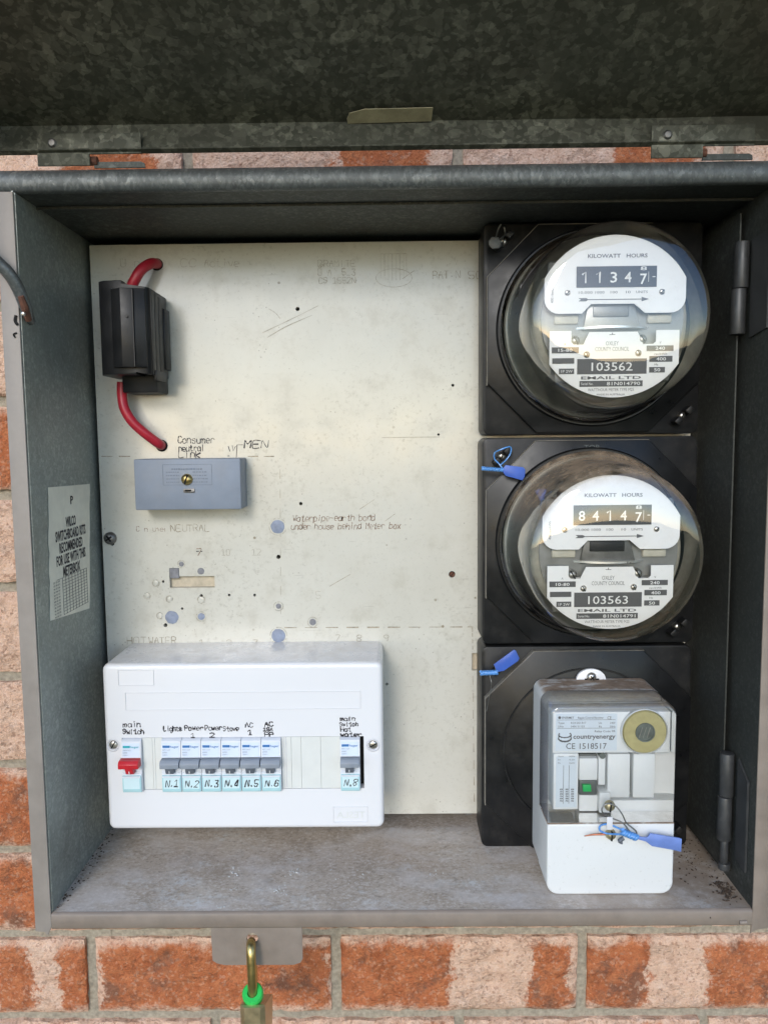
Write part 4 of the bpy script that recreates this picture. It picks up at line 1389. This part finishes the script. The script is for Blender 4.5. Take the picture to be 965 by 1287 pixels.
    for dx in (-.0370, .0362):
        screw('dial_screw', 0, 0, YD, .0023, 'steel', t, '-', 40, .0014, (C.x + dx, C.z + .0187), 14)
    for dx, dz, r in ((-.0300, -.0178, .0040), (.0222, -.0172, .0040), (-.0215, -.0288, .0026), (.0188, -.0280, .0026)):
        screw('dial_screw', 0, 0, YD + (.004 if r > .003 else 0), r, 'steel', t, '-', 120, .0018 + (.003 if r > .003 else 0), (C.x + dx, C.z + dz), 16)
    # lower print
    b = N()
    tags = ((-.0488, -.0278, -.0230, -.0275), (-.0483, -.0312, -.0314, -.0356), (-.0430, -.0312, -.0395, -.0437), (.0252, .0460, -.0224, -.0266), (.0275, .0454, -.0305, -.0349), (.0275, .0397, -.0390, -.0432), (-.0288, .0254, -.0322, -.0440), (-.0268, .0225, -.0492, -.0537))
    for a0, a1, b0, b1 in tags:
        box(b, C.x + a0, C.x + a1, YD - .0005, YD + .0003, C.z + b1, C.z + b0)
    pr = obj('lower_tags', b, MAT['tagc'], ldl)
    b = N()
    yt = YD - .0007
    text(b, rating, C.x - .0383, C.z - .0252, .0025, yt, .0110, .01)
    text(b, '1P 2W', C.x - .0370, C.z - .0416, .0022, yt, .0090, 0)
    text(b, '240', C.x + .0356, C.z - .0245, .0026, yt, .0075, .01)
    text(b, '400', C.x + .0365, C.z - .0327, .0026, yt, .0075, .01)
    text(b, '50', C.x + .0336, C.z - .0411, .0026, yt, .0048, .01)
    text(b, number, C.x - .0017, C.z - .0381, .0068, yt, .0320, .004)
    text(b, 'Serial No.', C.x - .0210, C.z - .0514, .0020, yt, .0095, 0)
    text(b, serial, C.x + .0075, C.z - .0514, .0027, yt, .0260, .006)
    obj('tag_lettering', b, MAT['digit'], pr, fix=False)
    b = N()
    text(b, 'OXLEY', C.x - .0017, C.z - .0202, .0034, y, .0100, -.005)
    text(b, 'COUNTY COUNCIL', C.x - .0017, C.z - .0246, .0034, y, .0265, -.005)
    text(b, 'EMAIL LTD', C.x - .0022, C.z - .0468, .0024, y, .0470, .02)
    text(b, 'WATTHOUR METER TYPE M2S', C.x - .0022, C.z - .0561, .0024, y, .0360, -.004)
    text(b, 'MADE IN AUSTRALIA', C.x - .0022, C.z - .0598, .0014, y, .0220, 0)
    for s, dx, dz in (('A', -.0385, -.0205), ('V', .0358, -.0200), ('rev/kWh', .0362, -.0288), ('Hz', .0330, -.0369)):
        text(b, s, C.x + dx, C.z + dz, .0018, y, .0014 * len(s), 0)
    box(b, C.x - .0040, C.x + .0005, y - .0001, y + .0002, C.z - .0138, C.z - .0134); box(b, C.x - .0020, C.x - .0014, y - .0001, y + .0002, C.z - .0136, C.z - .0122)
    obj('lower_print', b, MAT['print_'], ldl, fix=False)
    if 'lower' in label or True:
        b = N(); text(b, 'TOP', C.x, z1 - .0088, .0042, -.0452, .0130, 0); obj('moulded_top_mark', b, MAT['dark'], rp, fix=False)
    return t
meter('electricity_meter', .0396, .2209, .0862, .2745, 'upper round glass electricity meter reading 11347, number 103562', '11347', '103562', '81N014790', '15-80', MAT['glass'])
meter('electricity_meter', -.1480, .0374, .0856, .2750, 'middle round glass electricity meter reading 84147, number 103563', '84147', '103563', '81N014791', '10-80', MAT['glassd'])

# ------------------------------------------------------------------ third base and the ripple relay on it
t3 = thing('mounting_block', (MCX, 0, -.3398), 'empty square black mounting block behind the white relay', 'mounting block')
bs, rp = base_plate(t3, .0852, -.3398, .2745, -.1506)
bm = N(); lathe(bm, [(.0765, -.0448), (.0765, -.0462), (.0750, -.0462), (.0750, -.0448)], 96, MCX, -.2450); obj('raised_ring', bm, MAT['blackd'], t3)

RX0, RX1, RZ0, RZ1, RY = .1300, .2340, -.3396, -.1775, -.1150
rl = thing('ripple_relay', (.182, -.046, RZ0), 'white ripple control relay with clear front cover, mounted on the lowest black base', 'relay')
def rbox(x0, x1, y0, y1, z0, z1, r, f, rb_=None):
    b = N(); box(b, x0, x1, y0, y1, z0, z1)
    es = [e for e in b.edges if abs((e.verts[0].co - e.verts[1].co).y) > abs(y1 - y0) * .9]
    if rb_ is not None:
        es = [e for e in es if rb_(e.verts[0].co)]
    bmesh.ops.bevel(b, geom=es, offset=r, segments=6, profile=.5, affect='EDGES')
    if f:
        es = [e for e in b.edges if e.verts[0].co.y < y0 + 1e-5 and e.verts[1].co.y < y0 + 1e-5]
        bmesh.ops.bevel(b, geom=es, offset=f, segments=3, profile=.5, affect='EDGES')
    return b
zs = P(770, 1036, RY).z
obj('housing', rbox(RX0 + .0008, RX1 - .0008, -.0790, -.0464, RZ0 + .001, RZ1 - .0006, .0085, 0), MAT['relay'], rl)
tc = obj('terminal_cover', rbox(RX0, RX1, RY, -.0792, RZ0, zs, .0100, .0018, lambda c: c.z < zs - .01), MAT['relay'], rl)
# clear cover: shell of front and sides
b = rbox(RX0 + .0004, RX1 - .0004, RY - .0014, -.0792, zs + .0006, RZ1 - .0004, .0095, .0032, lambda c: c.z > zs + .02)
bk = [f for f in b.faces if all(v.co.y > -.0793 for v in f.verts)]
bmesh.ops.delete(b, geom=bk, context='FACES')
obj('clear_cover', b, MAT['clear'], rl, fix=False)
# works behind the clear cover
YI = -.1020
def px(u, v, y=YI):
    p = P(u, v, y); return p.x, p.z
bm = N()
x0, z0 = px(694, 1032); x1, z1 = px(846, 893)
box(bm, x0, x1, -.0806, -.0793, z0, z1); inn = obj('inner_tray', bm, MAT['inner'], rl)
a0, b0 = px(694.5, 947); a1, b1 = px(843, 894.5)
bm = N(); box(bm, a0, a1, YI, -.0806, b0, b1, .0006)
c0, d0 = px(695, 1018); c1, d1 = px(727, 947.5)
box(bm, c0, c1, YI, -.0806, d0, d1, .0006)
obj('face_plate', bm, MAT['inner'], inn)
e0, f0 = px(698, 944); e1, f1 = px(775.5, 897)
bm = N(); box(bm, e0, e1, YI - .0004, YI, f0, f1); lb = obj('rating_label', bm, MAT['paperw'], inn)
bm = N()
yl = YI - .0006
def rt(s, u, v, h, w, bold=0, al='L'):
    x, z = px(u, v); x2, _ = px(u + w, v)
    text(bm, s, x, z, h, yl, x2 - x, bold, None, al)
rt('ENERMET', 706, 902, .0019, 15, .005); rt('Ripple Control Receiver', 726, 902, .0019, 32, 0); rt('CE', 763, 902, .0028, 5, 0)
rt('Type', 701, 908.5, .0017, 8); rt('RO3 DS1.R17', 717, 908.5, .0017, 19); rt('Us', 752, 908.5, .0017, 4); rt('240V', 766, 908.5, .0017, 7)
rt('S/No', 701, 913, .0017, 7); rt('0406 51153', 717, 913, .0017, 17); rt('fs', 752, 913, .0017, 4); rt('50Hz', 766, 913, .0017, 7)
rt('Relay Code 9R', 747, 919, .0018, 26, .006)
rt('countryenergy', 720, 925.5, .0040, 53, .022)
rt('CE', 711, 937.5, .0052, 11.5, .004); rt('1518517', 728, 937.5, .0052, 34, .004)
for v in (905, 915.5):
    x, z = px(700, v); x2, _ = px(773, v)
    box(bm, x, x2, yl, yl + .0002, z - .0001, z + .0001)
cx, cz = px(709.5, 926)
for k, (rx, rz, dz, a0_, a1_) in enumerate(((.0052, .0022, .0015, 150, 395), (.0054, .0026, -.0012, 140, 400), (.0046, .0018, -.0026, 170, 380))):
    stroke(bm, [Vector((cx + rx * math.cos(RAD(a)), yl, cz + dz + rz * math.sin(RAD(a)))) for a in np.linspace(a0_, a1_, 18)], .0010 if k < 2 else .0007)
x, z = px(703, 902)
disc(bm, x, z, .0012, yl, yl + .0002, 10)
obj('label_print', bm, MAT['print_'], lb, fix=False)
g0, h0 = px(698, 1015); g1, h1 = px(725, 951)
bm = N(); box(bm, g0, g1, YI - .0004, YI, h0, h1); lb2 = obj('wiring_label', bm, MAT['paperw'], inn)
bm = N()
for i, (s, s2_) in enumerate((('Option', '160Hz'), ('In', '0.3A'), ('Pn', '0.6W'))):
    rt(s, 701, 950.5 + 4.2 * i, .0013, 7 if i == 0 else 3); rt(s2_, 715, 950.5 + 4.2 * i, .0013, 7)
for k, u in enumerate((704, 711, 718)):
    xx, zt_ = px(u + 4, 962); _, zb2 = px(u, 1010)
    if k < 2:
        box(bm, xx - .00015, xx + .00015, yl, yl + .0002, zb2, zt_)
    for q in range(6):
        rt('5' if q % 2 else '8', u - 1, 992 + 2.9 * q, .0013, 4, .02)
obj('wiring_print', bm, MAT['print_'], lb2, fix=False)
# works: dark slot, switch block, ribs
for u0, v0, u1, v1, yf, mt, nm in ((728, 948, 750, 953, -.0915, 'dark', 'dark_slot'), (727.5, 953.5, 751, 981, -.0965, 'inner', 'switch_block'), (727.5, 981.2, 750, 999.5, -.0975, 'dark', 'switch_window'), (727.5, 999.8, 751, 1020, -.0955, 'inner', 'lower_block'),
                               (751.5, 948, 761, 987, -.0950, 'inner', 'rib'), (763, 948, 792, 1003, -.0960, 'inner', 'rib'), (795, 948, 823, 1003, -.0965, 'inner', 'rib'), (753, 997, 767, 1022, -.1000, 'inner', 'screw_pillar'), (767.5, 1006, 842, 1022, -.0940, 'inner', 'sill')):
    a, c = px(u0, v1, yf); b_, d = px(u1, v0, yf)
    bm = N(); box(bm, a, b_, yf, -.0805, c, d, .0005); obj(nm, bm, MAT[mt], inn)
a, c = px(732, 994, -.098); b_, d = px(742.5, 985.5, -.098)
bm = N(); prism(bm, [(a, c), (b_, c), (b_ - .0006, d), (a - .0006, d)], 'y', -.1002, -.0972, .0003); obj('green_button', bm, MAT['greenb'], inn)
cx, cz = px(756.5, 949.5, -.097)
bm = N(); disc(bm, cx, cz, .0026, -.0985, -.090, 16); obj('grey_pin', bm, MAT['core'], inn)
cx, cz = px(810, 920, -.106)
bm = N(); lathe(bm, [(.0176, -.1005), (.0180, -.1060), (.0172, -.1074), (.0, -.1074)], 48, cx, cz); cd = obj('ochre_disc', bm, MAT['coil'], inn, smooth=40)
bm = N(); lathe(bm, [(.0188, -.1010), (.0192, -.1058), (.0186, -.1066), (.0182, -.1058), (.0181, -.1010)], 48, cx, cz); obj('disc_rim', bm, MAT['inner'], cd)
bm = N(); lathe(bm, [(.0082, -.1070), (.0080, -.1082), (.0068, -.1082), (.0066, -.1078), (.0, -.1078)], 32, cx, cz); cr = obj('disc_core', bm, MAT['core'], cd)
bm = N()
for k in range(3):
    stroke(bm, [Vector((cx - .005 + .0032 * k, -.1080, cz - .004)), Vector((cx - .0025 + .0032 * k, -.1080, cz + .0042))], .0007)
obj('core_marks', bm, MAT['alum'], cr, fix=False)
# mounting ear with a cross-head screw
p = P(742, 852, -.047)
bm = N()
pts = [(p.x - .0132, -.1785), (p.x + .0132, -.1785)] + [(p.x + .0132 * math.cos(RAD(a)), p.z - .0012 + .0102 * math.sin(RAD(a))) for a in np.linspace(0, 180, 14)]
prism(bm, pts, 'y', -.0500, -.0464, .0006); ear = obj('mounting_ear', bm, MAT['white'], rl)
screw('ear_screw', 743, 851, -.0500, .0044, 'steel', rl, '+', 40, .0035)
bm = N(); box(bm, p.x - .0060, p.x + .0066, -.0510, -.0470, -.1780, -.1770); obj('ear_slot', bm, MAT['hole'], ear)
screw('cover_screw', 766, 1013, -.1170, .0044, 'brassd', rl, '-', 85, .0035)
screw('cover_screw', 767, 1048.5, -.1158, .0044, 'brassd', rl, '-', 88, .0045)
# ------------------------------------------------------------------ seals
def flag(name, pts, y, th, mt, parent, lean=0.0):
    b = N()
    q = [(P(u, v, y).x, P(u, v, y).z) for u, v in pts]
    prism(b, q, 'y', y, y + th, .0003)
    if lean:
        c = b.verts[:]
        x0 = min(v.co.x for v in c)
        for v in c:
            v.co.y += lean * (v.co.x - x0)
    return obj(name, b, MAT[mt], parent)
def twist(bm, a, b, r, n=5, y=0):
    a, b = Vector(a), Vector(b)
    d = (b - a).normalized()
    s = d.cross(Vector((0, 1, 0))).normalized()
    for ph in (0, math.pi):
        tube(bm, [a.lerp(b, i / (n * 6)) + s * r * math.cos(ph + i * 1.05) + Vector((0, 1, 0)) * r * math.sin(ph + i * 1.05) for i in range(n * 6 + 1)], r * .85, 6, 1, False)

def c1(x, y): return (600 + x / 6.893, 540 + y / 6.893)
s1 = thing('seal_tag', P(628, 592, -.052), 'blue plastic seal tag on the corner of the middle meter', 'seal', 'blue seal tags')
flag('tag', [c1(*q) for q in ((212, 345), (245, 306), (395, 325), (415, 345), (410, 405), (390, 440), (245, 400), (225, 372))], -.0560, .0014, 'blue', s1)
bm = N(); twist(bm, P(*c1(40, 335), -.052), P(*c1(225, 350), -.055), .0011); obj('twisted_tail', bm, MAT['bluec'], s1, smooth=60)
bm = N(); tube(bm, [P(*c1(225, 350), -.054), P(*c1(190, 300), -.053), P(*c1(150, 255), -.050), P(*c1(150, 200), -.048), P(*c1(220, 165), -.048), P(*c1(285, 150), -.050), P(*c1(285, 205), -.052), P(*c1(245, 265), -.053), P(*c1(200, 305), -.054)], .0007, 6, 6); obj('wire_loop', bm, MAT['bluec'], s1, smooth=60)

def c2(x, y): return (595 + x / 6.893, 800 + y / 6.893)
s2_ = thing('seal_tag', P(630, 840, -.052), 'blue plastic seal tag on the corner of the lowest black base', 'seal', 'blue seal tags')
flag('tag', [c2(*q) for q in ((175, 245), (350, 116), (368, 125), (397, 190), (385, 215), (262, 300), (205, 310))], -.0555, .0014, 'blue', s2_)
bm = N(); twist(bm, P(*c2(62, 318), -.052), P(*c2(205, 312), -.055), .0014); obj('twisted_tail', bm, MAT['bluec'], s2_, smooth=60)
bm = N(); tube(bm, [P(*c2(200, 312), -.054), P(*c2(190, 260), -.053), P(*c2(215, 215), -.051), P(*c2(235, 240), -.053)], .0007, 6, 6); tube(bm, [P(*c2(140, 340), -.054), P(*c2(155, 420), -.0565), P(*c2(130, 560), -.0465), P(*c2(112, 650), -.046)], .0003, 5, 6); obj('wire_loop', bm, MAT['wire'], s2_, smooth=60)

def c3(x, y): return (680 + x / 5.36, 880 + y / 5.36)
s3_ = thing('seal_tag', P(800, 1052, -.12), 'long pale blue seal tag wired to the screws of the white relay', 'seal', 'blue seal tags')
flag('tag', [c3(*q) for q in ((640, 918), (690, 926), (715, 926), (738, 900), (925, 928), (945, 934), (940, 1020), (905, 1012), (745, 985), (705, 955), (640, 938))], -.1240, .0014, 'bluep', s3_, -.03)
bm = N(); twist(bm, P(*c3(545, 888), -.1225), P(*c3(645, 930), -.1235), .0018, 3); obj('crimp', bm, MAT['bluec'], s3_, smooth=60)
bm = N(); tube(bm, [P(*c3(560, 905), -.122), P(*c3(500, 905), -.122), P(*c3(440, 900), -.122), P(*c3(395, 880), -.121), P(*c3(400, 848), -.121), P(*c3(450, 838), -.1205), P(*c3(520, 865), -.121), P(*c3(570, 888), -.122)], .0008, 6, 6); obj('blue_wire', bm, MAT['bluec'], s3_, smooth=60)
bm = N(); tube(bm, [P(*c3(445, 780), -.121), P(*c3(415, 760), -.121), P(*c3(410, 730), -.121), P(*c3(440, 700), -.121), P(*c3(500, 715), -.121), P(*c3(545, 770), -.122), P(*c3(575, 830), -.122), P(*c3(635, 880), -.122), P(*c3(640, 905), -.122), P(*c3(600, 890), -.122), P(*c3(550, 830), -.1215), P(*c3(470, 795), -.121)], .0006, 6, 6); obj('grey_wire', bm, MAT['wire'], s3_, smooth=60)
bm = N(); tube(bm, [P(*c3(430, 905), -.1215), P(*c3(350, 908), -.1205), P(*c3(290, 918), -.1195)], [.0010, .0008, .0004], 6, 6); obj('copper_tail', bm, MAT['copper'], s3_, smooth=60)
a, b_ = P(*c3(443, 790), -.1218), P(*c3(480, 875), -.1218)
bm = N(); box(bm, a.x, b_.x, -.1222, -.1212, b_.z, a.z, .0003); obj('clear_tab', bm, MAT['whitem'], s3_)
bm = N(); tube(bm, [P(*c3(555, 930), -.1235), P(*c3(530, 950), -.1240), P(*c3(545, 968), -.1235)], [.0016, .0020, .0008], 6, 5); obj('dark_tail', bm, MAT['toggled'], s3_, smooth=60)

s4 = thing('lead_seal', P(626, 300, -.05), 'dull lead wire seal on the upper left corner of the upper meter', 'seal')
def c4(x, y): return (600 + x / 3.217, 260 + y / 3.217)
flag('lead_disc', [c4(*q) for q in ((45, 135), (60, 118), (85, 122), (97, 142), (88, 165), (62, 168), (46, 152))], -.0540, .0022, 'lead', s4)
bm = N(); tube(bm, [P(*c4(72, 130), -.053), P(*c4(82, 95), -.050), P(*c4(95, 68), -.050)], .0007, 6, 5); tube(bm, [P(*c4(85, 135), -.053), P(*c4(110, 110), -.050), P(*c4(108, 80), -.049)], .0007, 6, 5); obj('wire_loop', bm, MAT['wire'], s4, smooth=60)

# ------------------------------------------------------------------ padlock
pk = thing('padlock', P(317, 1290, -.141), 'brass padlock with a bright green collar hanging from the tab below the box', 'padlock')
bm = N()
A_ = [P(318, 1262, -.150), P(317.5, 1248, -.1500), P(316.5, 1225, -.1495), P(315.5, 1200, -.1475), P(315.5, 1189, -.1435), P(315.8, 1185, -.1380), P(316, 1187, -.1320), P(317, 1198, -.1265), P(318, 1225, -.1250), P(319, 1262, -.1250)]
tube(bm, A_, .0037, 14, 6); obj('shackle', bm, MAT['brass'], pk, smooth=60)
p0 = P(317.5, 1254, -.1500)
bm = N()
lathe(bm, [(.0040, -.004), (.0074, -.004), (.0082, -.003), (.0082, .003), (.0074, .004), (.0040, .004)], 32)
bmesh.ops.rotate(bm, verts=bm.verts, cent=(0, 0, 0), matrix=Matrix.Rotation(RAD(-58), 3, 'X'))
bmesh.ops.translate(bm, verts=bm.verts, vec=p0 + Vector((0, .0015, .0012)))
obj('collar', bm, MAT['green'], pk, smooth=50)
bm = N()
zt_ = P(317, 1259, -.150).z
xl_, xr_ = P(307, 1280, -.158).x, P(327, 1280, -.158).x
b2 = N()
prism(b2, [(-.1580, zt_ + .0005), (-.1555, zt_ + .0012), (-.1200, zt_ - .0170), (-.1180, zt_ - .0200), (-.1250, zt_ - .045), (-.1580, zt_ - .036)], 'x', xl_ - .0035, xr_ + .0035)
es = [e for e in b2.edges if all(abs(v.co.y + .158) < 1e-4 for v in e.verts) and abs(e.verts[0].co.z - e.verts[1].co.z) > .02]
bmesh.ops.bevel(b2, geom=es, offset=.0036, segments=1, affect='EDGES')
join(bm, b2)
obj('body', bm, MAT['brassb'], pk)

# ------------------------------------------------------------------ crumbs of dirt on the shelf
bm = N()
rd = random.Random(12)
def crumb(x, y, s):
    b = bmesh.ops.create_icosphere(bm, subdivisions=1, radius=s)
    m_ = Matrix.Rotation(rd.uniform(0, 3), 3, 'Z') @ Matrix.Diagonal((rd.uniform(.6, 1.8), rd.uniform(.5, 1.1), rd.uniform(.3, .6)))
    for v in b['verts']:
        v.co = m_ @ v.co * rd.uniform(.85, 1.15) + Vector((x, y, ZB + .0008))
for _ in range(150):
    crumb(min(.288, .270 + rd.gauss(0, .012)), -.050 + rd.gauss(0, .03), rd.uniform(.0003, .0009))
for _ in range(120):
    crumb(.279 + rd.gauss(0, .004), -.108 + rd.gauss(0, .008), rd.uniform(.0004, .0012))
for _ in range(90):
    crumb(L + abs(rd.gauss(0, .004)) + .001, rd.uniform(-.13, 0), rd.uniform(.0003, .0010))
tag(obj('dirt_crumbs', bm, MAT['dirt'], smooth=0), 'dark crumbs of dirt lying along the shelf edges', 'dirt', kind='stuff')
bm = N()
def pzs(u, v):
    d = FW + RT * ((u - PW / 2) / FPX) + DN * ((v - PH / 2) / FPX)
    k = (ZB + .0004 - CAM_LOC.z) / d.z
    return CAM_LOC + d * k
for u, v, n, s in ((294, 1098, 16, .006), (294, 1119, 12, .005), (352, 1120, 26, .008), (371, 1097, 24, .008), (278, 1142, 6, .003), (930, 1103, 30, .006), (906, 1046, 10, .004), (540, 1100, 8, .012), (440, 1104, 12, .012)):
    c = pzs(u, v)
    for _ in range(n):
        crumb(c.x + rd.gauss(0, s * .5), c.y + rd.gauss(0, s * .5), rd.uniform(.0003, .0009))
tag(obj('oxide_specks', bm, MAT['oxide'], smooth=0), 'white specks of zinc oxide scattered on the shelf', 'corrosion', kind='stuff')
